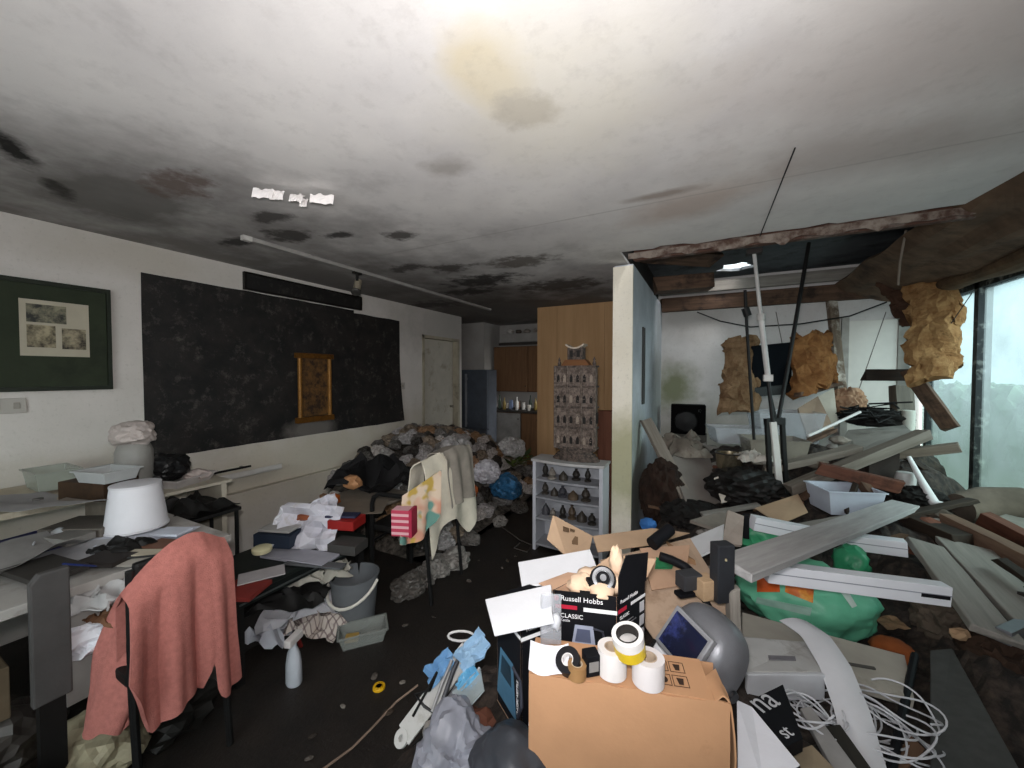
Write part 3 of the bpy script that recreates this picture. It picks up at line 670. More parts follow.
# white tray and strip on the wall ledge
a = W(205, 490, X=XL+.06)
tb = MB().b2((XL+.066, 1.78, .52), (XL+.16, 2.12, .60)).build('white_tray', mat('c5c3c2', .5, .1), label='long white tray set on the wall ledge', cat='tray', bevel=.006) if False else None
t_ = thing('wall_shelf', 'narrow white shelf tray fixed low on the left wall', 'shelf', (XL+.08, 2.15, .93))
y0, y1 = W(207, 487, X=XL+.1).y, W(280, 477, X=XL+.1).y
z_ = 0.66
MB().b2((XL, y0, z_), (XL+.13, y1, z_+.012)).build('board', mat('c0bdb8', .6, .1), t_, bevel=.002)
MB().b2((XL+.12, y0, z_+.012), (XL+.13, y1, z_+.045)).build('lip', mat('c8c5c0', .6, .1), t_, bevel=.002)
t_.location.z = z_; 
XF[t_.name] = Matrix.Translation(t_.location)
for ch in t_.children: ch.location.z -= (z_-.93)
MB().b2((XL+.03, y0-.1, z_+.05), (XL+.045, y0+.35, z_+.065)).b2((XL, y0-.05, z_+.05), (XL+.03, y0-.03, z_+.065)).b2((XL, y0+.28, z_+.05), (XL+.03, y0+.3, z_+.065)).build('dark_rail', m_black, label='thin black rail above the narrow white wall shelf', cat='rail')
# ---------------------------------------------------------------- chair with the pink towel
def chair(name, label, c, rz, seat_h=.45, back_h=.92, w_=.42, dep=.22, arms=False, m=m_blackmetal, seat_m=m_black):
    t = thing(name, label, 'chair', c); Mx = frame(c, rz)          # faces local +y, back at -y
    MB(Mx).b2((-w_/2, -.2, seat_h-.03), (w_/2, dep, seat_h+.015)).build('seat', seat_m, t, bevel=.012)
    MB(Mx).b2((-w_/2+.02, -.225, seat_h+.18), (w_/2-.02, -.195, back_h)).build('backrest', seat_m, t, bevel=.012)
    for a in (-1, 1):
        x_ = a*(w_/2-.012)
        MB(Mx).tube([(x_, -.25, 0), (x_, -.21, seat_h-.02), (x_, -.215, back_h-.02)], .013, 8).build('leg', m, t, smooth=40)
        if arms:
            MB(Mx).tube([(x_+a*.02, .21, 0), (x_+a*.02, .2, seat_h+.16), (x_+a*.02, .185, seat_h+.205), (x_+a*.02, .14, seat_h+.23), (x_+a*.02, -.2, seat_h+.235)], .016, 8).build('arm_leg', m, t, smooth=40)
        else: MB(Mx).tube([(x_, dep-.01, 0), (x_, dep-.02, seat_h-.02)], .013, 8).build('leg', m, t, smooth=40)
    MB(Mx).tube([(-w_/2, dep-.02, seat_h-.1), (w_/2, dep-.02, seat_h-.1)], .009, 6).build('stretcher', m, t)
    return t
chair('dining_chair', 'black chair under the pink towel pulled up to the desk', (-1.96, .69, 0), 90, back_h=.85, w_=.30, dep=.07)
m_pink = mat('b06e65', .95, .18, 60, None, .5, 0, .6, 260)
def towel(u, v):
    y = .53+.30*u; top = .755+.135*math.sin(min(1, u*1.25+.02)*math.pi*.62)-(.05*max(0, u-.75)*4)
    bot = .32 + (.05 if u > .72 else 0)*-1 + (.20*max(0, .16-u)/.16) + (.09*max(0, 1-abs(u-.70)/.07)) - .02*math.sin(u*9)
    s = v*1.5-0.5                     # -0.5 .. 0 behind the back, 0 .. 1 in front
    if s < 0: x, z = -1.735-.06*min(1, -s*8), top+s*.5
    else:
        k = min(1, s*10); x = -1.735+.055*k; z = top-(top-bot)*s
    fold = .020*math.sin(u*17+1.3*math.sin(s*2))*max(0, min(1, s*1.6)) + .008*math.sin(u*41)*max(0, s)
    return V((x+fold+.05*max(0, s)*(1-u), y-.03*max(0, s)*(.5-u)*2, z + .006*noise.noise(V((u*6, v*6, 1)))))
MB().sheet(towel, 46, 36, .010).build('pink_towel', m_pink, label='salmon pink towel draped over the black chair back', cat='towel', smooth=True)
# pink trailing cloth, hangs to the floor
pa, pb, pc, pd = W(140, 600, t=1.42), W(122, 650, t=1.40), W(117, 690, t=1.38), W(106, 728, t=1.36)
path = [pa+V((-.02, .03, .04)), pa, pb, pc, pd]
def trail(u, v):
    q = v*(len(path)-1); i = min(int(q), len(path)-2); f_ = q-i; c = path[i].lerp(path[i+1], f_)
    a = (u-.5)*2*math.pi; r = .055+.025*math.sin(v*2.6)+.008*math.sin(a*5+v*6)
    return c + V((math.cos(YAW)*math.cos(a)*r, math.sin(YAW)*math.cos(a)*r, 0)) + V((-math.sin(YAW), math.cos(YAW), 0))*math.sin(a)*r*.45 + V((0, 0, .01*math.sin(a*4)))
MB().sheet(trail, 40, 26, .006).build('pink_trousers', m_pink, label='long pink cloth trailing from the desk onto a cream bag', cat='cloth', smooth=True)
p = W(98, 742, z=.12)
MB().crumple((p.x, p.y, .10), (.17, .13, .11), 14, .3, 1.4, 4, .05).build('cream_bag', mat('a99f84', .6, .3, 8, '6a6350', .3), label='crumpled cream plastic bag on the floor below the pink cloth', cat='bag')
MB().blob((-1.86, .14, .14), (.16, .2, .14), 15, .3, 1.6, 3).build('dark_bag', mat('1d1a1c', .5, .3), label='dark refuse bag under the desk end', cat='bag')
MB().blob((-2.0, .75, .06), (.12, .14, .07), 16, .3, 1.6, 3).build('dark_bag', mat('151310', .6, .3), label='small black bag under the chair with the towel', cat='bag')
# ---------------------------------------------------------------- low black table and its heap
ct = thing('coffee_table', 'low black table heaped with papers along the left wall', 'table', (-2.28, 1.38, 0))
MB().b2((-2.43, .98, .43), (-1.97, 1.76, .455)).build('top', mat('1f2422', .4, .3), ct, bevel=.004)
for a in (-2.40, -2.0):
    for b_ in (1.01, 1.73): MB().b2((a-.02, b_-.02, 0), (a+.02, b_+.02, .43)).build('leg', m_black, ct)
MB().b2((-1.99, .98, .38), (-1.97, 1.76, .43)).build('apron', mat('191d1c', .4), ct)
MB().b2((-1.965, 1.0, .40), (-1.958, 1.74, .407)).build('metal_strip', mat('6b706f', .4, metal=.6), ct)
def onz(px, py, z): return W(px, py, z=z)
def slab(name, px, py, z, sx, sy, h, rz, hx_, label, cat, rough=.6, tilt=(0, 0), var=.15, bev=.003):
    c = W(px, py, z=z); return MB(frame(c, rz, tilt[0], tilt[1])).b2((-sx/2, -sy/2, 0), (sx/2, sy/2, h)).build(name, mat(hx_, rough, var), label=label, cat=cat, bevel=bev)
slab('red_folder', 243, 592, .458, .18, .16, .02, 25, '7c2f2a', 'red folder at the near end of the black table', 'folder')
slab('leaflet', 262, 575, .482, .12, .20, .006, -30, 'a9a5a6', 'pale grey leaflet next to the red folder', 'leaflet')
MB().lathe([(0, 0), (.045, 0), (.05, .01), (.05, .026), (.043, .03), (0, .03)], W(262, 552, z=.50), 20).build('round_tin', mat('d5cfa9', .5, .1), label='round cream lid on the black table papers', cat='lid', smooth=40)
bx = slab('navy_box', 280, 543, .49, .23, .14, .075, 20, '27303f', 'navy blue carton with a grey lid on the black table', 'carton')
slab('grey_card', 280, 529, .575, .20, .11, .012, 20, 'a3a29f', 'flat grey card resting on the navy carton', 'card')
slab('magazine', 300, 557, .459, .42, .14, .014, 12, '9a9aa3', 'magazine lying along the black table', 'magazine')
slab('magazine', 315, 565, .459, .34, .06, .01, 18, '56585a', 'dark thin magazine at the table front edge', 'magazine')
slab('cardboard_stack', 348, 550, .459, .18, .13, .055, 15, '41403e', 'grey box below the crumpled white papers', 'box')
slab('red_box', 347, 526, .56, .17, .14, .055, 18, '8e1f1c', 'bright red box on the far end of the black table', 'box')
slab('navy_tablet', 343, 516, .62, .19, .08, .012, 25, '2a2d45', 'flat dark blue case on the red box', 'case')
MB().blob(W(333, 499, t=2.75), (.05, .05, .04), 4, .2, 2, 2).build('orange_bag', mat('a4551f', .6, .3), label='orange packet behind the crumpled white papers', cat='packet')
MB().blob(W(305, 513, t=2.4)-V((0, 0, .02)), (.08, .05, .035), 5, .2, 2, 2).build('orange_packet', mat('7f4326', .6, .3), label='long rust coloured packet behind the white papers', cat='packet')
star(W(312, 528, t=2.35), .17, 3, m_paper, 'big crumpled white paper standing on the black table', tiltm=basis(W(312, 527, t=2.35), (.75, .45, -.1), (-.25, .35, .85)))
star(W(300, 512, t=2.5), .10, 8, m_paperw, 'bright white folded page behind the crumpled paper', tiltm=basis(W(293, 522, t=2.38), (.6, .5, -.3), (-.3, .3, .8)))
star(W(322, 505, t=2.45), .08, 9, m_paper, 'small crumpled paper tip above the papers', tiltm=basis(W(325, 507, t=2.45), (.6, .5, .3), (-.3, .3, .8)))
# under the table
cloth('white_cloth', W(265, 632, z=.02), .34, .34, .16, 31, mat('aeb0b8', .85, .15), 'bluish white cloth spilling from under the black table', 'cloth', rz=20)
cloth('white_cloth', W(300, 612, z=.10), .36, .26, .16, 33, mat('bcbbc0', .85, .15), 'long white cloth heaped under the black table', 'cloth', rz=60)
def check_mat():
    nb = NB('checked_cotton'); P = nb.pos(True)
    w1 = nb.n('TexWave', {'Vector': P, 'Scale': 11.0}, wave_type='BANDS', bands_direction='X').outputs['Fac']
    w2_ = nb.n('TexWave', {'Vector': P, 'Scale': 11.0}, wave_type='BANDS', bands_direction='Y').outputs['Fac']
    c = nb.mix(nb.ramp(w1, .8, .95, 0, .7), hexc('bdb2a9'), hexc('5c4848')); c = nb.mix(nb.ramp(w2_, .8, .95, 0, .7), c, hexc('57454a'))
    nb.col(c); nb.rough(.9); return nb.m
cloth('checked_cloth', W(318, 625, z=.03), .30, .28, .12, 35, check_mat(), 'checked brown and white tea towel beside the grey bucket', 'cloth', rz=30)
cloth('black_cloth', W(290, 600, z=.22), .42, .25, .10, 37, m_black, 'black cloth lying across the heap under the table', 'cloth', rz=40)
cloth('pale_cloth', W(320, 578, z=.30), .34, .18, .09, 39, mat('aca89d', .85, .2), 'off-white cloth with dark spots under the table top', 'cloth', rz=50)
MB().blob(W(240, 620, z=.12), (.09, .13, .14), 21, .25, 2, 3).build('dark_green_bag', mat('18211c', .4, .4), label='dark green plastic bag at the end of the black table', cat='bag')
MB().b2((-2.36, 1.05, .0), (-2.2, 1.68, .25)).build('under_table_box', mat('23201e', .8), label='dark box pushed under the black table', cat='box', bevel=.01)
# ---------------------------------------------------------------- bucket, tub, bottle, cap
p = W(355, 620, z=0)
bk = thing('bucket', 'grey plastic bucket with a white handle beside the black table', 'bucket', p)
MB().lathe([(0, .012), (.108, .012), (.108, 0), (.112, 0), (.138, .275), (.144, .277), (.144, .287), (.134, .287), (.131, .27), (.105, .02), (0, .02)], p, 32).build('shell', mat('66696c', .5, .12), bk, smooth=40)
MB().lathe([(0, .10), (.115, .10)], p, 24).build('dregs', mat('2a2826', .4), bk)
hp = []
for k in range(15):
    a = math.pi*k/14; d_ = V((math.cos(YAW-.15), math.sin(YAW-.15), 0)); e_ = V((math.sin(YAW-.15), -math.cos(YAW-.15), 0))
    hp.append(p + d_*math.cos(a)*.147 + e_*(math.sin(a)*.06+.10*math.sin(a)) + V((0, 0, .262-.10*math.sin(a))))
MB().tube(hp, .009, 8).build('handle', mat('d8d4ca', .5, .05), bk, smooth=True)
p = W(363, 640, z=0)
ft_ = tub(p, .25, .14, .075, clear('9fa39d', .42), 'clear food tub with a yellow sponge on the dark floor', rz=50, taper=.82)
MB(frame(W(352, 640, z=.006), 40)).b2((-.035, -.025, 0), (.035, .025, .025)).build('sponge', mat('b3924d', .9, .3), label='yellow sponge lying inside the clear food tub', cat='sponge', bevel=.004)
p = W(294, 683, z=0)
sb = thing('spray_bottle', 'white spray bottle with a dark red trigger on the floor', 'bottle', p)
MB().lathe([(0, 0), (.038, 0), (.042, .01), (.04, .10), (.032, .15), (.015, .185), (.015, .20), (0, .20)], p, 20, None, 1, .8).build('body', mat('b9bdc4', .4, .08), sb, smooth=45)
MB(frame(p, 200)).b2((-.018, -.05, .20), (.018, .045, .235)).build('spray_head', mat('d5cfcc', .4), sb, bevel=.006)
MB(frame(p, 200)).bar((0, -.03, .205), (0, -.055, .14), .016, .012).build('trigger', mat('7a2420', .5), sb, bevel=.003)
p = W(379, 688, z=0)
cp = thing('yellow_lid', 'bright yellow round cap lying on the dark floor', 'cap', p)
MB().lathe([(0, .012), (.026, .012), (.028, .010), (.029, 0), (.026, 0), (0, .004)], p, 24).build('cap', mat('d9a818', .4, .1), cp, smooth=40)
MB().lathe([(.013, .012), (.015, .014), (.018, .014), (.019, .012)], p, 24).build('ring', mat('b98a10', .4), cp, smooth=40)
# ---------------------------------------------------------------- small table and the chair with throws
p = V((-2.2, 2.02, 0))
tb = thing('side_table', 'small grey-topped table with thin black legs by the throw chair', 'table', p)
MB().b2((-2.62, 1.80, .53), (-2.10, 2.36, .55)).build('top', mat('7d756a', .6, .2), tb, bevel=.003)
for a in (-2.59, -2.13):
    for b_ in (1.83, 2.33): MB().b2((a-.013, b_-.013, 0), (a+.013, b_+.013, .53)).build('leg', m_black, tb)
cloth('black_coat', V((-2.48, 2.30, .56)), .66, .50, .24, 41, mat('100f10', .8), 'black coat heaped at the back of the small table', 'coat', rz=40, under=.0)
slab('cardboard_sheet', 362, 508, .56, .32, .26, .006, 35, '7a7064', 'brownish grey card sheet on the small table', 'card')
MB().blob(W(352, 482, t=3.0), (.09, .06, .05), 6, .2, 2, 2).build('tan_bag', mat('b4845c', .6, .2), label='light tan bag between the wall and the black coat', cat='bag')
chair('armchair', 'black framed armchair hung with cream and patterned throws', (-1.86, 2.12, 0), 97, seat_h=.46, back_h=.93, w_=.44, arms=True)
def throw(y0, y1, top, botf, botb, off, seed, x0=-1.63):
    def fn(u, v):
        y = y0+(y1-y0)*u; s = v*2-1
        bf = botf(u) if callable(botf) else botf
        if s < 0: x, z = x0-.05*min(1, -s*8)-.10*(-s)**1.5-off, top+(top-botb)*s
        else: x, z = x0+.02*min(1, s*8)+off+.05*s, top-(top-bf)*s
        x += .018*math.sin(u*15+seed)*min(1, abs(s)*1.6) + .01*noise.noise(V((u*5, v*5, seed)))
        return V((x, y+.03*s*noise.noise(V((u*3, s*2, seed))), z-.02*abs(u-.5)*2+.01*noise.noise(V((u*4, v*4, seed+3)))))
    return MB().sheet(fn, 30, 30, .007)
throw(1.88, 2.42, .965, lambda u: .36+.16*abs(math.sin(u*4)), .52, .016, 1).build('cream_throw', mat('d6cfbd', .95, .12, 14, None, .5, 0, .5, 200), label='cream knitted throw over the armchair back', cat='throw', smooth=True)
throw(2.08, 2.40, .985, .62, .75, .035, 3).build('grey_throw', mat('8c857b', .95, .25, 10), label='grey-brown cloth on top of the cream throw', cat='throw', smooth=True)
def patt_mat():
    nb = NB('patchwork_print'); P = nb.pos(True)
    col = nb.mix(nb.ramp(nb.noise(P, 5, 2), .45, .55), hexc('cdb9a3'), hexc('c58f78'))
    col = nb.mix(nb.ramp(nb.noise(nb.n('VectorMath', [P, (3, 1, 9)], operation='ADD').outputs[0], 6, 2), .52, .58), col, hexc('5f8a80'))
    col = nb.mix(nb.ramp(nb.noise(nb.n('VectorMath', [P, (8, 4, 2)], operation='ADD').outputs[0], 7, 2), .57, .62), col, hexc('b79a4a'))
    nb.col(col); nb.rough(.95); return nb.m
def pthrow(u, v):
    a = W(402, 496, t=2.28); b_ = W(441, 470, t=2.5); top = a.lerp(b_, u)
    drop = (.24+.07*math.sin(u*3))*v
    return top + V((.06*v+.016*math.sin(u*14+v)*v, -.10*v, -drop))
MB().sheet(pthrow, 24, 18, .006).build('patchwork_throw', patt_mat(), label='patchwork print cloth with green and ochre panels over the chair arm', cat='throw', smooth=True)
p = W(404, 521, t=2.22)
def stripe_mat():
    nb = NB('pink_striped'); P = nb.pos(True)
    w1 = nb.n('TexWave', {'Vector': P, 'Scale': 9.0}, wave_type='BANDS', bands_direction='Z').outputs['Fac']
    nb.col(nb.mix(nb.ramp(w1, .55, .65), hexc('b03a52'), hexc('d7a7ac'))); nb.rough(.8); return nb.m
st = thing('striped_bag', 'pink and white striped gift bag on the armchair seat', 'bag', p-V((0, 0, .075)))
MB(frame(p, 20)).b2((-.06, -.04, -.075), (.06, .04, .075)).build('body', stripe_mat(), st, bevel=.004)
MB(frame(p, 20)).b2((.045, -.042, -.078), (.063, .042, .078)).build('edge', mat('a52a45', .7), st)
# ---------------------------------------------------------------- rubbish heap towards the kitchen
def heap_h(x, y):
    d1 = max(0, 1-((x+3.15)/1.25)**2) if x > -3.15 else 1.0
    d2 = max(0, 1-((y-3.75)/1.45)**2)
    return .80*d1*d2**.7
def heap(u, v):
    x = -3.42+1.55*u; y = 2.35+2.5*v
    return V((x, y, max(0.0, heap_h(x, y)-.08+.04*noise.noise(V((x*5, y*5, 0))))))
MB().sheet(heap, 26, 34, .01).build('rubbish_heap', mott('2a2622', '6a6259', 14, .8), label='dense heap of small rubbish under the bags by the left wall', cat='rubbish', kind='stuff')
random.seed(77)
hc = [('b3aca6', 'very pale crumpled bag in the heap towards the kitchen'), ('8f6f52', 'tan crumpled bag in the heap towards the kitchen'), ('736f6b', 'grey crumpled plastic bag in the heap towards the kitchen'), ('8f8a86', 'pale grey crumpled bag in the heap towards the kitchen'), ('57534f', 'dark grey crumpled bag in the heap towards the kitchen'), ('7d6f60', 'brownish crumpled bag in the heap towards the kitchen'), ('a39e9c', 'whitish crumpled bag in the heap towards the kitchen'), ('37332f', 'charcoal crumpled bag in the heap towards the kitchen')]
bag_meshes = {}
protos = []
for k in range(5):
    mb = MB().crumple((0, 0, 0), (1.05, .9, .75), 50+k, .42, 2.3, 4, .12); me = bpy.data.meshes.new('bag'); me.from_pydata(mb.v, [], mb.f); protos.append(me)
def bag(x, y, z, r, k, hx_, label, group='bags in the rubbish heap', name='rubbish_bag', cat='bag'):
    key = (k % 5, hx_)
    if key not in bag_meshes:
        bag_meshes[key] = protos[k % 5].copy(); bag_meshes[key].materials.append(mat(hx_, .45, .5, 3, None, .5, 0, .5, 6))
    me = bag_meshes[key]
    o = bpy.data.objects.new(name, me); COL.objects.link(o); o.location = (x, y, z); o.scale = (r, r, r); o.rotation_euler = (random.uniform(-.3, .3), random.uniform(-.3, .3), random.uniform(0, 6.28))
    return tag(o, label, cat, group)
i = 0
for gy in range(17):
    for gx in range(11):
        x = -3.32+gx*.132+random.uniform(-.04, .04); y = 2.48+gy*.138+random.uniform(-.04, .04); hh = heap_h(x, y)
        if hh < .06: continue
        r = random.uniform(.058, .098); h_, lb = random.choice(hc)
        bag(x, y, hh-.02+r*.3, r, i, h_, lb); i += 1
p = W(506, 487, t=3.95); bag(p.x, p.y, p.z, .17, 1, '2f5f84', 'bright blue carrier bag at the foot of the rubbish heap', None, 'blue_bag')
p = W(466, 491, t=3.55); bag(p.x, p.y, p.z, .10, 2, 'a4562a', 'orange carrier bag on the side of the rubbish heap', None, 'orange_bag')
p = W(486, 472, t=3.7); bag(p.x, p.y, p.z, .14, 3, 'c4c2c8', 'white carrier bag above the blue bag on the heap', None, 'white_bag')
p = W(457, 447, t=3.9); bag(p.x, p.y, p.z, .16, 4, '9d9997', 'big pale swollen bag on top of the heap', None, 'pale_bag')
p = W(470, 465, t=3.75); bag(p.x, p.y, p.z, .12, 0, '8b6a50', 'tan paper bag on the heap beside the white carrier', None, 'tan_bag')
p = W(513, 447, t=4.4); bag(p.x, p.y, p.z, .15, 2, 'a9a6a3', 'light grey bag on the heap nearest the plywood panel', None, 'grey_bag')
for k, (px, py, t__) in enumerate(((450, 548, 3.05), (470, 530, 3.4), (437, 560, 2.9), (500, 512, 3.8), (420, 575, 2.75), (408, 585, 2.62), (428, 572, 2.8), (520, 505, 4.2), (455, 562, 3.0))):
    p = W(px, py, t=t__); bag(p.x, p.y, .04, .07+.02*(k % 3), k, random.choice(('6a6560', '8c8781', '534e49')), 'small grey scrap bag on the floor at the foot of the heap', 'scrap bags at the foot of the heap', 'scrap_bag')
# leafy plant lying on the heap end
p = W(522, 458, t=4.3); pt = thing('leafy_plant', 'green trailing plant at the kitchen end of the heap', 'plant', p-V((0, 0, .12)))
random.seed(15)
for k in range(26):
    a = random.uniform(0, 6.28); l_ = random.uniform(.08, .17); e_ = random.uniform(.0, .13)
    b0 = p+V((random.uniform(-.1, .1), random.uniform(-.08, .08), -.1+e_)); d_ = V((math.cos(a), math.sin(a), random.uniform(-.2, .7))).normalized(); s_ = d_.cross(V((0, 0, 1))).normalized()*l_*.22
    MB().prism([b0, b0+d_*l_*.5+s_, b0+d_*l_, b0+d_*l_*.5-s_], (0, 0, .002)).build('leaf', mat(random.choice(('3c4a22', '56662c', '2e3a1c')), .6), pt)
MB().tube([p+V((-.12, 0, -.11)), p+V((0, .02, -.04)), p+V((.1, .02, .0))], .008, 6).build('stem', mat('4a4326', .8), pt)
# ---------------------------------------------------------------- bow-fronted white bookcase
bc = thing('bookcase', 'low white bow-fronted bookcase full of dark ornaments', 'bookcase', (-1.02, 3.1, 0))
m_wh = mat('b7b9c0', .55, .1, 8); x0, x1, yf, yb_ = -1.33, -.73, 2.97, 3.185
for a in (x0, x1-.03): MB().b2((a, yf, 0), (a+.03, yb_, .76)).build('side', m_wh, bc, bevel=.004)
MB().b2((x0+.03, yb_-.012, .02), (x1-.03, yb_, .76)).build('back', mat('9fa1a6', .6), bc)
def bow(z, th, dep=.05, ex=0):
    pts = [(x0-ex, yb_, z), (x1+ex, yb_, z)]+[(x1+ex-(x1-x0+2*ex)*k/10, yf-.005-dep*math.sin(math.pi*k/10), z) for k in range(11)]
    return MB().prism(pts, (0, 0, th))
bow(.76, .022, .05, .012).build('top', mat('a9a7a6', .55, .15), bc, bevel=.004)
x0 += .031; x1 -= .031
for z in (.05, .27, .45, .60): bow(z, .016, .02).build('shelf', mat('8e8f94', .6), bc)
random.seed(8)
for row, z in enumerate((.617, .467, .287)):
    x = x0+.05
    while x < x1-.05:
        r = random.uniform(.028, .042); H = random.uniform(.07, .115)
        mb = MB().lathe([(0, 0), (r, 0), (r, .012), (r*.5, .02), (r*.9, H*.45), (r*.6, H*.75), (r*.3, H*.85), (r*.35, H), (0, H)] if random.random() < .6 else [(0, 0), (r*1.1, 0), (r*1.1, H*.4), (r*.2, H*.9), (0, H)], (x, 3.05+random.uniform(-.03, .03), z), 12)
        h_ = random.choice(('2a2724', '39342e', '55483a', '7a746c', '3f3f44'))
        mb.build('ornament', mat(h_, .5), label={'2a2724': 'black', '39342e': 'dark brown', '55483a': 'brown', '7a746c': 'grey', '3f3f44': 'slate'}[h_]+' ornament standing on a shelf of the white bookcase', cat='ornament', group='ornaments in the white bookcase', smooth=40)
        x += r*2+random.uniform(.012, .03)
# ---------------------------------------------------------------- carved tower on the bookcase
tw = thing('carved_tower', 'tall carved grey-brown tower ornament with tiny dark windows on the bookcase', 'ornament', (-1.02, 3.06, .782))
m_tw = mott('453a33', '75685f', 30, .8); m_tw2 = mott('2b2520', '5d5048', 40, .8)
cx, cy, zb = -.985, 3.09, .783
z = zb
for r, h_ in ((.20, .018), (.185, .02), (.165, .02), (.14, .022), (.16, .015)):
    MB().lathe([(0, 0), (r, 0), (r*1.02, h_*.5), (r*.97, h_), (0, h_)], (cx, cy, z), 28, None, 1, .45).build('base_tier', m_tw2, tw, smooth=40); z += h_
zb2 = z; BH = .69
MB().b2((cx-.165, cy-.05, zb2), (cx+.165, cy+.06, zb2+BH)).build('body', m_tw, tw, bevel=.006)
for zz in (.0, .17, .34, .51, .675): MB().b2((cx-.175, cy-.062, zb2+zz), (cx+.175, cy+.066, zb2+zz+.016)).build('cornice', m_tw2, tw, bevel=.003)
for a in (-.17, -.06, .06, .17): MB().tube([(cx+a, cy-.055, zb2+.01), (cx+a, cy-.055, zb2+BH)], .010, 8).build('column', m_tw, tw, smooth=True)
for row in range(4):
    for k in range(6):
        x_ = cx-.14+k*.056; z_ = zb2+.045+row*.17
        MB().prism([(x_-.012, cy-.056, z_), (x_+.012, cy-.056, z_), (x_+.012, cy-.056, z_+.045), (x_, cy-.056, z_+.065), (x_-.012, cy-.056, z_+.045)], (0, .004, 0)).build('window', mat('16120f' if (row+k) % 4 else '8f8275', .6), tw)
cv_ = MB(); random.seed(2)
for k in range(260):
    x_ = cx+random.uniform(-.16, .16); z_ = zb2+random.uniform(.02, BH-.02); s_ = random.uniform(.004, .009)
    cv_.box((x_, cy-.054, z_), (s_, .012, s_))
cv_.build('carving', m_tw, tw, kind='stuff')
for a in (-1, 1): MB().lathe([(.013, 0), (.016, .02), (.008, .04), (.012, .05), (0, .075)], (cx+a*.15, cy, zb2+BH), 10).build('pinnacle', m_tw2, tw, smooth=40)
MB().prism([(cx-.12, cy-.045, zb2+BH), (cx+.12, cy-.045, zb2+BH), (cx+.085, cy-.045, zb2+BH+.05), (cx-.085, cy-.045, zb2+BH+.05)], (0, .1, 0)).build('shoulder', wood('5a3a22', '7a5233', axis=0), tw)
MB().b2((cx-.065, cy-.045, zb2+BH+.05), (cx+.065, cy+.045, zb2+BH+.15)).build('belfry', m_tw2, tw, bevel=.003)
for a in (-.03, .03): MB().b2((cx+a-.014, cy-.052, zb2+BH+.07), (cx+a+.014, cy-.044, zb2+BH+.125)).build('window', mat('16120f', .6), tw)
def crown(u, v): return V((cx-.075+.15*u, cy-.055+.11*v, zb2+BH+.15+.03*(2*u-1)**2))
MB().sheet(crown, 12, 2, .012).build('crown', mat('b5a898', .7), tw)
MB().b2((cx+.165, cy-.03, zb2+.22), (cx+.185, cy+.0, zb2+.31)).build('latch', mat('1d1916', .5), tw)

# ---------------------------------------------------------------- more clutter on and under the desk
slab('dark_book', 108, 561, .752, .16, .10, .018, 22, '2b2624', 'dark book near the front edge of the desk', 'book')
slab('brown_notebook', 165, 546, .752, .15, .09, .012, 18, '6b4a3a', 'brown notebook under the paper by the pink towel', 'notebook')
slab('cream_envelope', 140, 553, .765, .15, .06, .004, 28, 'b9b09c', 'cream envelope across the dark book', 'envelope')
slab('grey_box_file', 70, 541, .757, .14, .10, .03, 15, '77746f', 'grey card box beside the silver ball', 'box')
slab('white_booklet', 172, 533, .757, .13, .09, .012, 25, 'c3c8d3', 'white booklet under the lampshade rim', 'booklet')
slab('dark_tray', 45, 572, .752, .26, .14, .02, 8, '35322f', 'dark flat tray at the desk front by the grey panel', 'tray')
for k, (px, py, r_) in enumerate(((80, 565, 20), (150, 556, 40), (35, 540, -15))):
    a = W(px, py, z=.782); d_ = V((math.cos(math.radians(r_)), math.sin(math.radians(r_)), 0))*.075
    MB().tube([a-d_, a+d_*.85, a+d_], [.004, .004, .001], 8).build('pen', mat(('1f2a5a', '222222', 'b0b0b5')[k], .4), label=('blue pen lying near the dark tray', 'black pen on the cream envelope', 'silver pen beside the navy folder')[k], cat='pen', smooth=40)
MB().crumple((-2.25, .30, .16), (.18, .20, .16), 61, .3, 1.5, 4).build('grey_bag', mat('4d4844', .5, .3), label='grey rubbish bag stuffed under the open desk end', cat='bag')
MB().crumple((-2.2, -.02, .13), (.18, .18, .13), 62, .3, 1.5, 4).build('brown_bag', mat('4a3a2a', .6, .3), label='brown rubbish bag under the desk beside the grey one', cat='bag')
MB().b2((-2.40, -.1, .32), (-2.12, .36, .50)).build('drawer_box', mat('6a5b48', .7, .3), label='brown drawer box under the open desk end', cat='drawer', bevel=.004)
MB().b2((-2.38, -.08, 0), (-2.30, .34, .32)).build('drawer_stand', mat('3a322a', .8), label='dark stand under the brown drawer box', cat='stand')
# ---------------------------------------------------------------- foreground heap of boxes
SUP = []                                    # where things rest: (x, y, height) for the debris under them
def sup(*ps):
    for p in ps: SUP.append((p[0], p[1], p[2]))
def panel(name, corners, th, m, label=None, cat=None, group=None, parent=None, bevel=.0, nsign=1, kind=None):
    """flat board given by its outline; real thickness"""
    q = [V(c) for c in corners]; n = V((0, 0, 0))
    for i in range(len(q)): n += (q[i]-q[0]).cross(q[(i+1) % len(q)]-q[0])
    n.normalize()
    if n.z < 0: n = -n
    return MB().prism(q, -n*th*nsign).build(name, m, parent, label, cat, group, kind, bevel=bevel)
m_card = mat('be916c', .8, .10, 5, 'a47b5a', .2); m_card2 = mat('ad9277', .8, .15, 6); m_cardin = mat('b6947a', .85, .1)
m_rh = mat('121317', .6, .2, 20, None, .5, 0, .1, 60, 1, 0, None, .15); m_white = mat('d9dadd', .6, .06, 8)
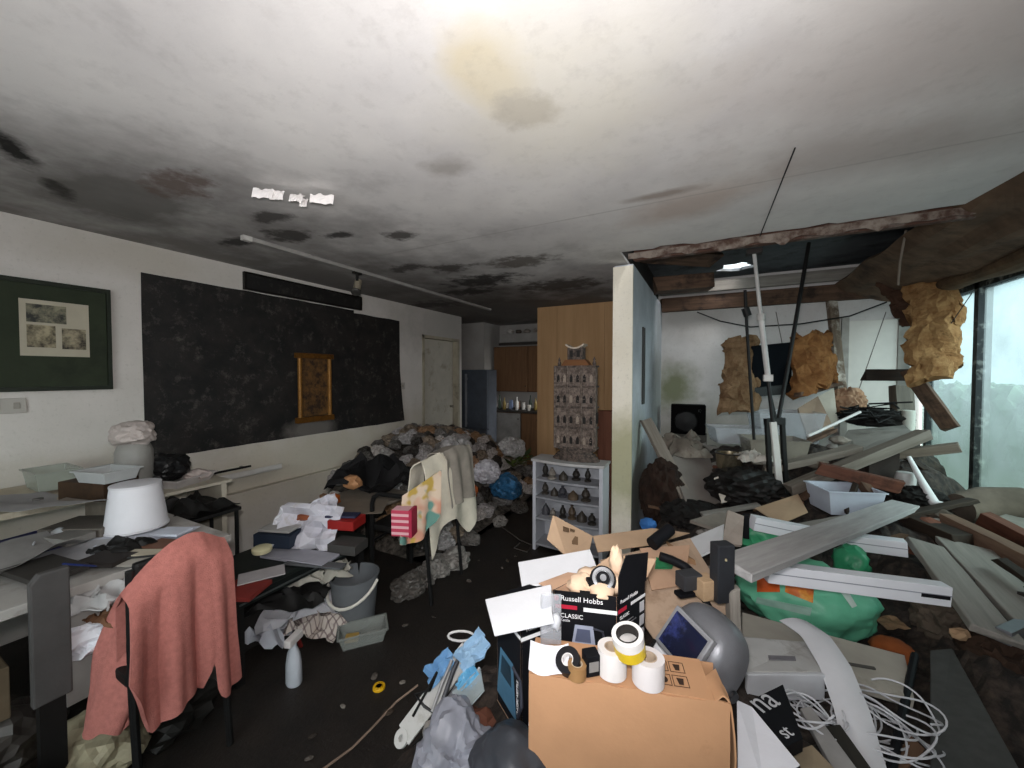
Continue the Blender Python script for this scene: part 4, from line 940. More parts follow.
# the big plain carton at the front
A = W(529, 672, z=.78); B = W(730, 703, z=.78); ex = (B-A).normalized(); ey = V((-ex.y, ex.x, 0))
if ey.dot(V((-math.sin(YAW), math.cos(YAW), 0))) < 0: ey = -ey
L = (B-A).length; D = .12; H = .46
def loc(o, a, b, c): return o + ex*a + ey*b + V((0, 0, c))
big = thing('cardboard_carton', 'big plain brown carton with printed handling icons, tape rolls on top', 'carton', loc(A, L/2, D/2, -H))
def quad(a, b, c, d): return [a, b, c, d]
def bulge(u, v): return loc(A, L*u, -.012*math.sin(math.pi*u)*math.sin(math.pi*v)+.004*noise.noise(V((u*6, v*6, 0))), -H*v+.006*noise.noise(V((u*9, 0, 2))))
MB().sheet(bulge, 24, 14, .004).build('front_side', m_card, big, smooth=True)
panel('left_side', [loc(A, 0, 0, 0), loc(A, 0, D, 0), loc(A, 0, D, -H), loc(A, 0, 0, -H)], .004, m_card, parent=big)
panel('back_side', [loc(A, 0, D, 0), loc(A, L, D, 0), loc(A, L, D, -H), loc(A, 0, D, -H)], .004, m_card, parent=big)
def rs(u, v): return loc(A, L+.006*math.sin(v*7)+.02*v, D*u, -H*v-.03*(1-v)*abs(u-.3))
MB().sheet(rs, 8, 12, .004).build('right_side', m_card, big, smooth=True)
panel('bottom', [loc(A, 0, 0, -H), loc(A, L, 0, -H), loc(A, L, D, -H), loc(A, 0, D, -H)], .004, m_card, parent=big)
top = panel('top_flap', [loc(A, 0, .0, .001), loc(A, L*.93, .0, .001), loc(A, L*.93, D, .004), loc(A, 0, D, .004)], .004, m_card, parent=big)
def crn(u, v): return loc(A, L*.93+L*.07*u, -.004+.03*v*u, .002+.016*math.sin(u*3)*(1-v)) + ey*(D*.6*v)
MB().sheet(crn, 8, 6, .004).build('crushed_corner', m_card, big, smooth=True)
m_ink = mat('3a2a20', .8)
Mi = basis(loc(A, 0, 0, .0045), ex, ey)
for i in range(6):
    cxx = L*(.62+.085*(i % 3)); cyy = .036+.044*(i//3)
    for a, b_, c_, d_ in ((-.017, -.017, .017, -.0155), (-.017, .0155, .017, .017), (-.017, -.0155, -.0155, .0155), (.0155, -.0155, .017, .0155)):
        MB(Mi).b2((cxx+a, cyy+b_, 0), (cxx+c_, cyy+d_, .0004)).build('icon_border', m_ink, big)
    k = i % 6; mb = MB(Mi)
    if k in (0, 4): mb.prism([(cxx-.009, cyy+.010, 0), (cxx+.009, cyy+.010, 0), (cxx+.002, cyy-.001, 0), (cxx+.002, cyy-.010, 0), (cxx-.002, cyy-.010, 0), (cxx-.002, cyy-.001, 0)], (0, 0, .0004))
    elif k in (1, 3): mb.lathe([(.006, 0), (.010, 0), (.010, .0004), (.006, .0004)], (cxx, cyy, 0), 14)
    else: mb.prism([(cxx-.008, cyy+.009, 0), (cxx+.008, cyy+.009, 0), (cxx+.005, cyy-.010, 0), (cxx-.005, cyy-.010, 0)], (0, 0, .0004))
    mb.build('icon', m_ink, big)
sup(loc(A, L/2, D/2, -H), loc(A, 0, D/2, -H), loc(A, L, D/2, -H))
def roll(name, c, r, h, m, core_m, label, ri=.55, rot=None, cat='tape'):
    t = thing(name, label, cat, c)
    MB().lathe([(r*ri, 0), (r, 0), (r, h), (r*ri, h), (r*ri, 0)], c, 28, rot).build('tape', m, t, smooth=40)
    MB().lathe([(r*ri*.86, -.0005), (r*ri, -.0005), (r*ri, h+.0005), (r*ri*.86, h+.0005), (r*ri*.86, -.0005)], c, 24, rot).build('core', core_m, t, smooth=40)
    return t
zt = .786
c1 = W(612, 672, z=zt); roll('label_roll', c1, .034, .062, mat('e2ddda', .6, .04), mat('b9a58f', .8), 'white label roll standing on the carton beside the yellow tape')
c2 = W(648, 681, z=zt); roll('label_roll', c2, .036, .058, mat('dfd9d8', .6, .04), mat('b9a58f', .8), 'white label roll standing near the printed icons')
c3 = W(628, 661, t=.86); c3 = V(((c1.x+c2.x)/2, (c1.y+c2.y)/2, .850)) + ey*-.004
roll('tape_roll', c3, .036, .026, mat('d8b92c', .35, .08), mat('d9d5cf', .6), 'yellow tape roll resting on the two white rolls', .75, Euler((.25, -.1, 0)).to_matrix())
c3b = c3+V((0, -.0, .027))
roll('tape_roll', c3+Euler((.25, -.1, 0)).to_matrix()@V((0, 0, .027)), .036, .022, mat('e4e1de', .5, .05), mat('2a2725', .6), 'white tape roll stacked on the yellow tape', .72, Euler((.25, -.1, 0)).to_matrix())
c4 = W(570, 664, z=zt+.012); roll('tape_roll', c4, .030, .022, mat('17161a', .4), mat('e0dcda', .6), 'black insulating tape roll with a white core on the carton', .48, Euler((.55, -.15, 0)).to_matrix())
c5 = W(591, 672, z=zt)
bb = thing('adapter_block', 'small black power adapter between the tape rolls', 'adapter', c5)
MB(frame(c5, 40)).b2((-.018, -.016, 0), (.018, .016, .05)).build('body', m_rh, bb, bevel=.003)
MB(frame(c5, 40)).b2((-.012, -.0165, .012), (.012, -.0155, .036)).build('rating_label', mat('8a8784', .6), bb)
c6 = W(577, 676, z=zt); roll('parcel_tape', c6, .022, .03, mat('a07b52', .4), mat('c8b79d', .7), 'small brown parcel tape in front of the black tape', .6)
paper(W(549, 660, z=.80), .095, .06, 20, m_paperw, 'white paper slip tucked behind the black tape roll', tilt=(0, .03), seed=2)
# opened kettle carton
A1 = W(553, 590, z=.893); B1 = W(618, 597, z=.893); C1 = W(653, 581, z=.893)
u1 = (B1-A1); v1 = (C1-B1); H1 = .235
v1 = (v1 - u1.normalized()*v1.dot(u1.normalized())*.2)
ke = thing('kettle_carton', 'opened black kettle carton with a white stripe and cream packing inside', 'carton', A1+(u1+v1)/2-V((0, 0, H1)))
def box_sides(o, u, v, h, m, inm, t, names=('front_side', 'right_side', 'back_side', 'left_side')):
    cs = [o, o+u, o+u+v, o+v]; ctr = o+(u+v)/2
    for i in range(4):
        a, b_ = cs[i], cs[(i+1) % 4]; inn = (ctr-(a+b_)/2).normalized()*.003
        MB().prism([a, b_, b_-V((0, 0, h)), a-V((0, 0, h))], inn).build(names[i], m, t)
        MB().prism([a+inn*1.02, b_+inn*1.02, b_+inn*1.02-V((0, 0, h)), a+inn*1.02-V((0, 0, h))], inn*.3).build('lining', inm, t)
    panel('bottom', [p-V((0, 0, h)) for p in cs], .003, inm, parent=t)
box_sides(A1, u1, v1, H1, m_rh, m_cardin, ke)
nf = -v1.normalized(); nr = u1.normalized(); up = V((0, 0, 1))
Wd, Dp = u1.length, v1.length
fo = A1+nf*.0004; Mf = basis(fo, u1, up)            # text on the front: x along u1, y up
ro = B1+nr*.0004; Mr = basis(ro, v1, up)
m_wprint = mat('e6e6e8', .6, .02); m_red = mat('b3203a', .6)
def kettle_print(t, M, w_, full=True):
    lettering(t, 'Russell Hobbs', M @ Matrix.Translation((w_*.12, -.026, 0)), w_*.115, m_wprint)
    MB(M).lathe([(0, 0), (.0075, 0), (.0075, .0004), (0, .0004)], (w_*.055, -.021, 0), 14).build('logo_disc', m_red, t)
    MB(M).b2((w_*.04, -.049, 0), (w_*.38, -.038, .0004)).build('red_band', m_red, t)
    MB(M).b2((w_*.48, -.051, 0), (w_*.99, -.040, .0004)).build('white_band', m_wprint, t)
    lettering(t, 'CLASSIC', M @ Matrix.Translation((w_*.12, -.074, 0)), w_*.095, m_wprint)
    lettering(t, 'Kettle', M @ Matrix.Translation((w_*.12, -.085, 0)), w_*.06, m_wprint)
kettle_print(ke, Mf, Wd); 
lettering(ke, 'Russell Hobbs', Mr @ Matrix.Translation((Dp*.08, -.024, 0)), Dp*.11, m_wprint)
MB(Mr).b2((0, -.049, 0), (Dp*.3, -.038, .0004)).build('red_band', m_red, ke)
MB(Mr).b2((Dp*.45, -.046, 0), (Dp*.99, -.037, .0004)).build('white_band', m_wprint, ke)
lettering(ke, 'CLASSIC', Mr @ Matrix.Translation((Dp*.06, -.068, 0)), Dp*.09, m_wprint)
for k in range(6): MB(Mr).b2((Dp*.08, -.085-k*.009, 0), (Dp*(.55+.1*(k % 2)), -.082-k*.009, .0004)).build('small_print', mat('7f8085', .6), ke)
for k in range(3): MB(Mr).b2((Dp*.78, -.085-k*.04, 0), (Dp*.95, -.055-k*.04, .0004)).build('symbol_patch', mat('c9c9cc', .6), ke)
def kettle_icon(t, M, x, y, s, m1, m2):
    """flat printed picture of a jug kettle"""
    MB(M).prism([(x-.36*s, y, 0), (x+.36*s, y, 0), (x+.25*s, y+.9*s, 0), (x-.22*s, y+.9*s, 0)], (0, 0, .0004)).build('kettle_print', m1, t)
    MB(M).prism([(x-.22*s, y+.45*s, .0004), (x+.2*s, y+.45*s, .0004), (x+.17*s, y+.8*s, .0004), (x-.16*s, y+.8*s, .0004)], (0, 0, .0003)).build('kettle_window', m2, t)
    MB(M).tube([(x+.25*s, y+.85*s, 0), (x+.5*s, y+.8*s, 0), (x+.55*s, y+.4*s, 0), (x+.42*s, y+.12*s, 0)], .03*s, 6).build('kettle_handle', mat('3c3e48', .5), t)
kettle_icon(ke, Mf, Wd*.48, -.185, .105, mat('a9b0c4', .5), mat('5a6178', .5))
# flaps
cs1 = [A1, B1, A1+u1+v1, A1+v1]
panel('left_flap', [A1, A1+v1, A1+v1+V((-.045, -.02, .005)), A1-u1.normalized()*.05+v1*.1+V((0, 0, .01))], .003, m_cardin, parent=ke)
panel('right_flap', [B1, C1 if False else A1+u1+v1, A1+u1+v1+V((.005, .0, .085)), B1+v1*.25+V((.0, 0, .105)), B1+V((0, 0, .055))], .003, m_rh, parent=ke)
panel('back_flap', [A1+v1, A1+u1+v1, A1+u1+v1*1.45+V((0, 0, .045)), A1+u1*.25+v1*1.45+V((0, 0, .045))], .003, m_card2, parent=ke)
MB(Mf).b2((Wd*.42, -.012, 0), (Wd*.58, .008, .0008)).build('hand_slot', mat('050505', .8), ke)
sup(A1+(u1+v1)/2-V((0, 0, H1+.003)))
random.seed(12)
m_pack = mat('dcc0a4', .85, .12, 14)
ce = A1+(u1+v1)/2
for i in range(9):
    a = random.uniform(.15, .85); b_ = random.uniform(.2, .9)
    MB().blob(A1+u1*a+v1*b_+V((0, 0, -.012+.02*b_)), (.032, .03, .026), 80+i, .25, 1.8, 2).build('packing_paper', m_pack, label='cream crumpled packing paper inside the open kettle carton', cat='packing', group='packing paper in the kettle carton', smooth=50)
MB().blob(A1+u1*.55+v1*.95+V((0, 0, .045)), (.018, .018, .05), 91, .2, 1.5, 3).build('packing_paper', m_pack, label='upright twist of cream packing paper at the back of the carton', cat='packing', group='packing paper in the kettle carton', smooth=60)
kb = A1+u1*.58+v1*.42+V((0, 0, .022)); Rk = Euler((math.radians(48), 0, YAW-.2)).to_matrix()
kt = thing('kettle_power_stand', 'black and silver kettle power base lying in the packing paper', 'kettle base', kb-V((0, 0, .03)))
MB().lathe([(0, -.012), (.034, -.012), (.037, 0), (.034, .008), (.014, .010), (.012, .016), (0, .016)], kb, 26, Rk).build('base', m_rh, kt, smooth=40)
MB().lathe([(.022, .0095), (.022, .013), (.030, .012), (.030, .0095)], kb, 26, Rk).build('ring', mat('b8babd', .25, .05, metal=.9), kt, smooth=40)
MB().lathe([(0, .019), (.009, .019), (.009, .012)], kb, 16, Rk).build('contact', mat('9a9c9f', .3, metal=.9), kt, smooth=40)
MB(frame(kb+V((-.025, -.01, -.01)), 40)).b2((-.02, -.012, -.012), (.02, .012, .012)).build('plug', m_rh, kt, bevel=.004)
# second kettle carton, standing on its end
C0 = W(521, 623, t=1.06); C0z = C0.z; rg = V((math.cos(YAW), math.sin(YAW), 0)); fw = V((-math.sin(YAW), math.cos(YAW), 0))
u2 = rg*.13+fw*.07; v2 = rg*-.072+fw*.134; H2 = .33
k2 = thing('kettle_carton', 'closed black kettle carton standing under the white lids', 'carton', C0+(u2+v2)/2-V((0, 0, H2)))
box_sides(C0, u2, v2, H2, m_rh, m_cardin, k2)
panel('top', [C0+V((0, 0, .003)), C0+u2+V((0, 0, .003)), C0+u2+v2+V((0, 0, .003)), C0+v2+V((0, 0, .003))], .003, m_rh, parent=k2)
Ml = basis(C0+v2-u2.normalized()*.0004, -v2, up); Mf2 = basis(C0-v2.normalized()*.0004, u2, up)
kettle_print(k2, Ml, v2.length); lettering(k2, 'Russell Hobbs', Mf2 @ Matrix.Translation((.016, -.03, 0)), .02, m_wprint)
MB(Mf2).b2((0, -.054, 0), (.16, -.043, .0004)).build('white_band', m_wprint, k2)
kettle_icon(k2, Ml, v2.length*.42, -.30, .17, mat('4a7590', .4), mat('1f3442', .4))
kettle_icon(k2, Mf2, .05, -.30, .075, mat('7fc4e6', .4), mat('3d5664', .4))
lettering(k2, 'CLASSIC KETTLE', Ml @ Matrix.Translation((v2.length*.9, -.28, 0)) @ Matrix.Rotation(math.pi/2, 4, 'Z'), .014, m_wprint)
sup(C0+(u2+v2)/2-V((0, 0, H2)))
# white lids / boxes
def wbox(name, q, th, m, label, cat='box'): return panel(name, q, th, m, label, cat, bevel=.003)
zt2 = C0z+.055
wbox('white_box', [W(485, 599, t=1.08), W(551, 584, t=1.08), W(552, 613, t=.965), W(492, 626, t=.965)], .03, m_white, 'flat white box tilted on the closed kettle carton')
wbox('white_box', [W(518, 562, t=1.36), W(590, 549, t=1.36), W(600, 575, t=1.24), W(522, 588, t=1.24)], .05, m_white, 'larger white box behind the opened kettle carton')
sup(W(550, 585, t=1.3)-V((0, 0, .08)))
def clam(u, v):
    p_ = W(541+20*u, 594+50*v, t=1.0); return p_ + V((-.2, -.4, .2))*(.055*math.sin(math.pi*u)*(.35+.65*math.sin(math.pi*v)**.6))
MB().sheet(clam, 12, 14, .0015).build('plastic_blister', clear('c3c6cc', .38, .12), label='clear moulded plastic blister hanging beside the opened kettle carton', cat='blister', smooth=True)
MB().blob(W(556, 622, t=.985), (.012, .012, .022), 95, .15, 1, 2).build('blister_insert', mat('c9cbd0', .4), label='pale insert inside the clear plastic blister', cat='insert', smooth=True)
# welding helmet
hc_ = W(702, 654, t=1.08); fx = (W(672, 642, t=1.0)-hc_); fx = V((-.52, -.62, .55)).normalized(); Mh = basis(hc_, fx, V((.5, -.75, 0)))
wh = thing('welding_helmet', 'grey welding helmet with a dark blue visor beside the carton', 'helmet', hc_-V((0, 0, .12)))
def hel(u, v):
    a = (u-.5)*math.pi*1.15; b_ = (v-.5)*math.pi*.98
    x = math.cos(b_)*math.cos(a); y = math.cos(b_)*math.sin(a); z = math.sin(b_)
    f_ = 1/((abs(x)**3+abs(y)**3+abs(z)**3)**(1/3))**.75
    return Mh @ V((x*.085*f_-.0, y*.105*f_, z*.125*f_))
MB().sheet(hel, 36, 32, .004).build('shell', mat('6b6c70', .35, .12, 30, None, .5, .25), wh, smooth=True)
MB(Mh).b2((.080, -.068, -.052), (.098, .068, .068)).build('visor_frame', mat('9c9da1', .35, .1, metal=.4), wh, bevel=.006)
MB(Mh).b2((.096, -.056, -.040), (.1005, .056, .056)).build('visor_glass', mat('1c2036', .08, .2, 8, '4a55a0', .5), wh, bevel=.002)
MB(Mh).b2((.068, -.072, -.088), (.096, .072, -.054)).build('chin_bar', mat('d3d4d7', .35, .05), wh, bevel=.006)
for s_ in (-1, 1): MB(Mh).lathe([(0, 0), (.016, 0), (.014, .008), (0, .008)], (-.01, s_*.107, -.02), 16, Matrix.Rotation(math.radians(-90*s_), 3, 'X')).build('pivot_knob', mat('1d1e22', .5), wh, smooth=40)
sup(hc_-V((0, 0, .13)))
MB().tube([W(652, 648, t=1.02), W(646, 655, t=1.05), W(655, 640, t=1.08)], .005, 6).build('helmet_strap', m_black, label='thin black strap beside the helmet visor', cat='strap')
# opened brown carton behind, with printed flap
pf = thing('opened_carton', 'opened brown carton with a printed flap behind the kettle carton', 'carton', W(640, 580, t=1.55)-V((0, 0, .08)))
panel('floor', [W(600, 560, t=1.55), W(690, 538, t=1.75), W(735, 610, t=1.28), W(655, 640, t=1.2)], .004, mat('b49c86', .85, .15, 5, '8d755f', .2), parent=pf)
fl_ = panel('printed_flap', [W(553, 515, t=1.62), W(593, 536, t=1.62), W(588, 556, t=1.52), W(566, 556, t=1.5), W(547, 539, t=1.56)], .004, m_card2, parent=pf, bevel=.001)
for (a, b_, c_, d_) in ((563, 527, 569, 533), (563, 536, 568, 545), (572, 536, 578, 546), (570, 529, 575, 533)):
    panel('print_mark', [W(a, b_, t=1.585)+V((0, 0, .004)), W(c_, b_+2, t=1.585)+V((0, 0, .004)), W(c_, d_, t=1.55)+V((0, 0, .004)), W(a, d_-1, t=1.55)+V((0, 0, .004))], .0008, mat('6b543e', .85), parent=fl_)
panel('back_flap', [W(593, 536, t=1.62), W(652, 528, t=1.75), W(690, 533, t=1.8), W(650, 545, t=1.65), W(598, 552, t=1.55)], .004, m_card2, parent=pf)
panel('side_flap', [W(640, 548, t=1.5), W(690, 545, t=1.6), W(684, 585, t=1.4), W(652, 590, t=1.36)], .004, m_cardin, parent=pf)
panel('right_flap', [W(665, 540, t=1.7), W(695, 560, t=1.55), W(700, 585, t=1.5), W(672, 552, t=1.6)], .004, mat('8a6a4d', .85), parent=pf)
sup(W(640, 600, t=1.4)-V((0, 0, .05)), W(690, 570, t=1.55)-V((0, 0, .05)), W(610, 560, t=1.55)-V((0, 0, .06)), W(720, 610, t=1.3)-V((0, 0, .02)))
panel('green_card', [W(656, 557, t=1.48), W(675, 562, t=1.48), W(672, 568, t=1.42), W(655, 568, t=1.42)], .004, mat('2d7a4e', .6), 'small green card tucked into the opened carton', 'card')
# black grip and strap pieces
MB().tube([W(652, 544, t=1.50), W(670, 529, t=1.55)], [.026, .024], 14).build('black_grip', m_rh, label='short black rubber grip lying on the opened carton', cat='grip', smooth=40)
MB().tube([W(660, 556, t=1.42), W(672, 560, t=1.41), W(684, 566, t=1.40), W(690, 571, t=1.38)], .016, 10).build('black_hose', m_rh, label='curved black rubber hose beside the wooden clamp', cat='hose', smooth=40)
cl = thing('bar_clamp', 'black and wooden bar clamp at the end of the grey plank', 'clamp', W(705, 600, t=1.25))
MB(frame(W(690, 581, t=1.3), 40)).b2((-.04, -.025, -.02), (.03, .025, .03)).build('jaw', mat('3a3b3e', .5), cl, bevel=.004)
MB(frame(W(690, 590, t=1.3), 40)).b2((-.05, -.018, -.016), (.055, .018, -.002)).build('jaw_pad', m_rh, cl, bevel=.004)
MB(frame(W(705, 586, t=1.28), 40)).b2((-.028, -.028, -.035), (.028, .028, .03)).build('wood_block', wood('a68a6a', 'bda283', axis=0), cl, bevel=.003)
MB(frame(W(722, 570, t=1.26), 35)).b2((-.03, -.022, -.10), (.03, .022, .09)).build('upright', mat('2a2c30', .5), cl, bevel=.005)
MB().b2(W(726, 560, t=1.22)-V((.003, .003, .003)), W(726, 560, t=1.22)+V((.003, .003, .003))).build('screw', mat('c0b48f', .4, metal=.6), cl)
MB().tube([W(703, 597, t=1.28), W(708, 605, t=1.27), W(709, 615, t=1.25), W(707, 626, t=1.24)], .012, 8).build('strap', m_rh, cl, smooth=40)
plank('grey_post', W(733, 592, t=1.25), W(735, 705, t=1.25), .035, .03, m_greywood, 'thin grey wooden leg below the end of the grey plank', up=(-.4, .9, 0))
m_plank = mat('94928f', .85, .2, 5, '6d6a66', .3, 0, .3, 60, 1, 0, None)
plank('grey_plank', W(735, 568, t=1.27), W(905, 505, t=2.35), .125, .028, wood('8f8d8c', 'adabaa', axis=0), 'long pale grey plank bridging the debris from the clamp to the window side', up=(-.25, -.55, .8))
MB().blob(W(815, 540, t=1.62), (.02, .015, .015), 61, .25, 2, 2).build('plaster_chip', mat('b9bcb0', .8), label='small pale plaster chip lying on the grey plank', cat='chip')
# white uPVC lengths
m_pvc = mat('e4e6ec', .4, .05, 5)
def pvc(p0, p1, wd, th, label, up=(0, 0, 1), slots=()):
    p0, p1 = V(p0), V(p1); c = (p0+p1)/2; t = thing('plastic_trunking', label, 'trunking', c-V((0, 0, wd/2)))
    d = (p1-p0).normalized(); s_ = d.cross(V((0, 0, 1))).normalized()
    MB().bar(p0, p1, th, wd, (0, 0, 1)).build('channel', m_pvc, t, bevel=.003)
    MB().bar(p0+s_*(th/2)+V((0, 0, wd*.05)), p1+s_*(th/2)+V((0, 0, wd*.05)), .002, .004).build('groove', mat('9a9ea8', .5), t)
    for k in slots:
        q = p0.lerp(p1, k)+s_*(th/2+.0004)+V((0, 0, -wd*.05)); MB().bar(q, q+d*.05, .0015, .014).build('slot', mat('15161a', .5), t)
    return t
pvc(W(766, 571, t=1.56), W(946, 594, t=1.46), .075, .05, 'white plastic trunking with dark end slots lying over the green bag', slots=(.84, .91))
pvc(W(752, 522, t=2.15), W(830, 538, t=2.12), .075, .06, 'white plastic trunking half under the grey plank')
pvc(W(842, 540, t=2.05), W(906, 548, t=1.92), .075, .06, 'short white plastic trunking between grey plank and grey boards')
MB().bar(W(746, 514, t=2.18), W(746, 538, t=2.18), .03, .03, (0, 1, 0)).build('black_block', m_rh, label='small black block at the end of the white trunking', cat='block', bevel=.003)
panel('white_sheet', [W(684, 541, t=1.85), W(724, 524, t=2.0), W(722, 545, t=1.75), W(697, 557, t=1.68)], .01, m_white, 'white panel leaning on the opened carton', 'panel')
panel('dusty_board', [W(728, 510, t=2.05), W(744, 516, t=2.05), W(742, 545, t=1.85), W(722, 543, t=1.85)], .015, mat('a3968c', .9), 'dusty tan board upright beside the white panel', 'board')
# green bag with orange prints
from mathutils.bvhtree import BVHTree
gb = W(803, 598, t=1.80); gbm = MB().crumple(gb, (.27, .18, .17), 17, .16, 1.6, 5)
g_ = thing('green_carrier_bag', 'green shopping bag printed with orange squares under the white trunking', 'bag', gb-V((0, 0, .2)))
gbv = BVHTree.FromPolygons([tuple(p) for p in gbm.v], gbm.f)
gbm.build('bag', mat('6cbf9b', .4, .25, 5, '4fa384', .3, 0, .3, 20), g_, smooth=60)
def decal(bvh, quad_px, n, name, m, parent, lift=.004):
    a, b_, c_, d_ = [V((x, y, 0)) for x, y in quad_px]
    def fn(u, v):
        q = a.lerp(b_, u).lerp(d_.lerp(c_, u), v); e = W(q.x, q.y, t=1.0); dr = (e-CAM).normalized()
        h = bvh.ray_cast(CAM, dr)
        return (h[0]-dr*lift) if h[0] is not None else CAM+dr*2.0
    MB().sheet(fn, n, n, .001).build(name, m, parent, smooth=True)
decal(gbv, [(757, 573), (779, 573), (780, 592), (757, 592)], 8, 'orange_square', mat('c8571f', .5, .25, 30), g_)
decal(gbv, [(786, 577), (814, 583), (813, 603), (785, 592)], 8, 'orange_square', mat('cf6a22', .5, .3, 30, 'd8a23a', .4), g_)
decal(gbv, [(757, 597), (812, 608), (810, 616), (756, 603)], 10, 'grey_band', mat('8fb5a6', .5), g_)
decal(gbv, [(839, 590), (846, 588), (857, 606), (852, 608)], 6, 'pale_band', mat('c9d9d0', .5), g_)
MB().blob(W(760, 537, t=2.25), (.13, .11, .09), 18, .2, 1.7, 3).build('green_bag', mat('46a878', .4, .3, 6), label='smaller green bag under the white trunking and plank', cat='bag', smooth=60)
MB().blob(W(851, 562, t=2.0), (.07, .08, .08), 19, .2, 1.7, 3).build('green_bag', mat('3c9a6e', .4, .3, 6), label='green bag end between the two white trunkings', cat='bag', smooth=60)
sup(gb-V((0, 0, .18)), W(851, 562, t=2.0)-V((0, 0, .09)), W(760, 537, t=2.25)-V((0, 0, .1)))
# grey boards running to the right
m_gb = wood('77736d', '918c85', axis=0); m_bb = wood('5a4438', '77604f', axis=0)
plank('grey_board', W(925, 545, t=1.95), W(1000, 640, t=1.38), .14, .03, m_gb, 'grey weathered board sloping towards the window, narrower of two', up=(.2, 0, 1))
plank('grey_board', W(962, 545, t=2.0), W(1060, 640, t=1.40), .20, .03, m_gb, 'wide grey weathered board beside the narrower one', up=(.1, 0, 1))
plank('brown_rafter', W(945, 520, t=2.2), W(1075, 585, t=1.65), .07, .08, m_bb, 'reddish brown rafter beside the wide grey board')
plank('brown_rafter', W(985, 520, t=2.25), W(1090, 575, t=1.8), .07, .09, m_redwood, 'dark red rafter next to the carpet roll')
plank('grey_board', W(990, 520, t=2.35), W(1080, 540, t=2.0), .22, .03, m_gb, 'grey board end beyond the dark red rafter', up=(0, -.3, 1))
plank('broken_joist', W(905, 520, t=2.3), W(965, 545, t=2.0), .12, .1, m_darkwood, 'dark broken joist below the brown rafter')
MB(basis(W(1010, 632, t=1.42), (.5, .6, -.05), (0, 0, 1))).b2((-.06, -.03, -.02), (.14, .02, .02)).build('metal_bracket', mat('77787c', .4, .2, metal=.6), label='grey metal bracket on the end of the wide board', cat='bracket', bevel=.003)
sup(W(925, 545, t=1.95)-V((0, 0, .05)), W(1000, 640, t=1.38)-V((0, 0, .06)), W(1060, 640, t=1.4)-V((0, 0, .06)))
rr = MB().tube([W(960, 508, t=2.5), W(985, 505, t=2.5), W(1020, 505, t=2.45), W(1060, 512, t=2.4)], [.09, .115, .11, .10], 18).build('carpet_roll', mat('6b6056', .95, .35, 7, '4a4038', .4), label='dusty grey-brown carpet roll by the patio glazing', cat='carpet', smooth=60)
sup(W(1000, 505, t=2.5)-V((0, 0, .13)))
# dark slab, sticks and debris at the lower right
panel('felt_slab', [W(930, 650, t=1.42), W(952, 648, t=1.42), W(1020, 770, t=.98), W(930, 790, t=.98)], .05, mat('4a4c4a', .95, .2, 25), 'dark grey felt slab lying by the lower boards', 'slab', bevel=.004)
MB().tube([W(915, 655, t=1.36), W(890, 775, t=.98)], .011, 8).build('black_stick', m_rh, label='thin black rod lying across the white cables', cat='rod', smooth=40)
sup(W(940, 655, t=1.42)-V((0, 0, .06)), W(960, 760, t=1.0)-V((0, 0, .06)), W(1020, 760, t=1.0)-V((0, 0, .08)))
# beige flat unit, white tray, curved strip
panel('beige_panel', [W(742, 612, t=1.52), W(905, 655, t=1.38), W(915, 700, t=1.18), W(742, 650, t=1.3)], .03, mat('aaa59a', .7, .15, 6, '8a857a', .3), 'beige appliance panel under the green bag', 'panel', bevel=.004)
sup(W(820, 650, t=1.35)-V((0, 0, .05)), W(890, 670, t=1.3)-V((0, 0, .05)))
MB(basis(W(868, 668, t=1.27), (.95, .35, -.1), (-.3, .8, .2))).b2((-.06, -.004, .0), (.02, .004, .006)).build('panel_slot', mat('4a4844', .6), label='dark slot strip on the beige panel', cat='strip')
wt = thing('white_tray', 'dirty white moulded tray next to the welding helmet', 'tray', W(780, 670, t=1.22)-V((0, 0, .1)))
tq = [W(741, 636, t=1.33), W(812, 642, t=1.36), W(822, 672, t=1.2), W(745, 672, t=1.18)]
panel('tray_top', tq, .012, mat('b9b8b6', .5, .12, 10, '8b8781', .35), parent=wt, bevel=.004)
panel('tray_side', [tq[3], tq[2], tq[2]-V((0, 0, .08)), tq[3]-V((0, 0, .08))], .012, mat('c2c4c8', .5, .1), parent=wt, bevel=.003)
panel('tray_plate', [W(768, 656, t=1.262)+V((0, 0, .003)), W(795, 657, t=1.266)+V((0, 0, .003)), W(796, 661, t=1.246)+V((0, 0, .003)), W(769, 660, t=1.24)+V((0, 0, .003))], .003, mat('77757a', .5), parent=wt)
sup(W(780, 660, t=1.25)-V((0, 0, .1)))
cpts = [(W(793, 622, t=1.42), 12), (W(815, 640, t=1.34), 13), (W(835, 670, t=1.22), 16), (W(852, 710, t=1.10), 19), (W(872, 785, t=.95), 22)]
def strip(u, v):
    q = v*(len(cpts)-1); i = min(int(q), len(cpts)-2); f_ = q-i
    p_ = cpts[i][0].lerp(cpts[i+1][0], f_); wpx = .046+.0*q
    d_ = V((.93, .36, .03)); return p_ + d_*(u-.5)*2*wpx + V((0, 0, .012*math.cos((u-.5)*3)+.012*math.sin(v*5)))
MB().sheet(strip, 8, 30, .004).build('curved_strip', mat('cfd0d4', .5, .06), label='long curved white plastic strip over the cables', cat='strip', smooth=True)
sup(cpts[2][0]-V((0, 0, .05)), cpts[3][0]-V((0, 0, .06)))
m_cable = mat('bdbec2', .5, .1)
random.seed(44)
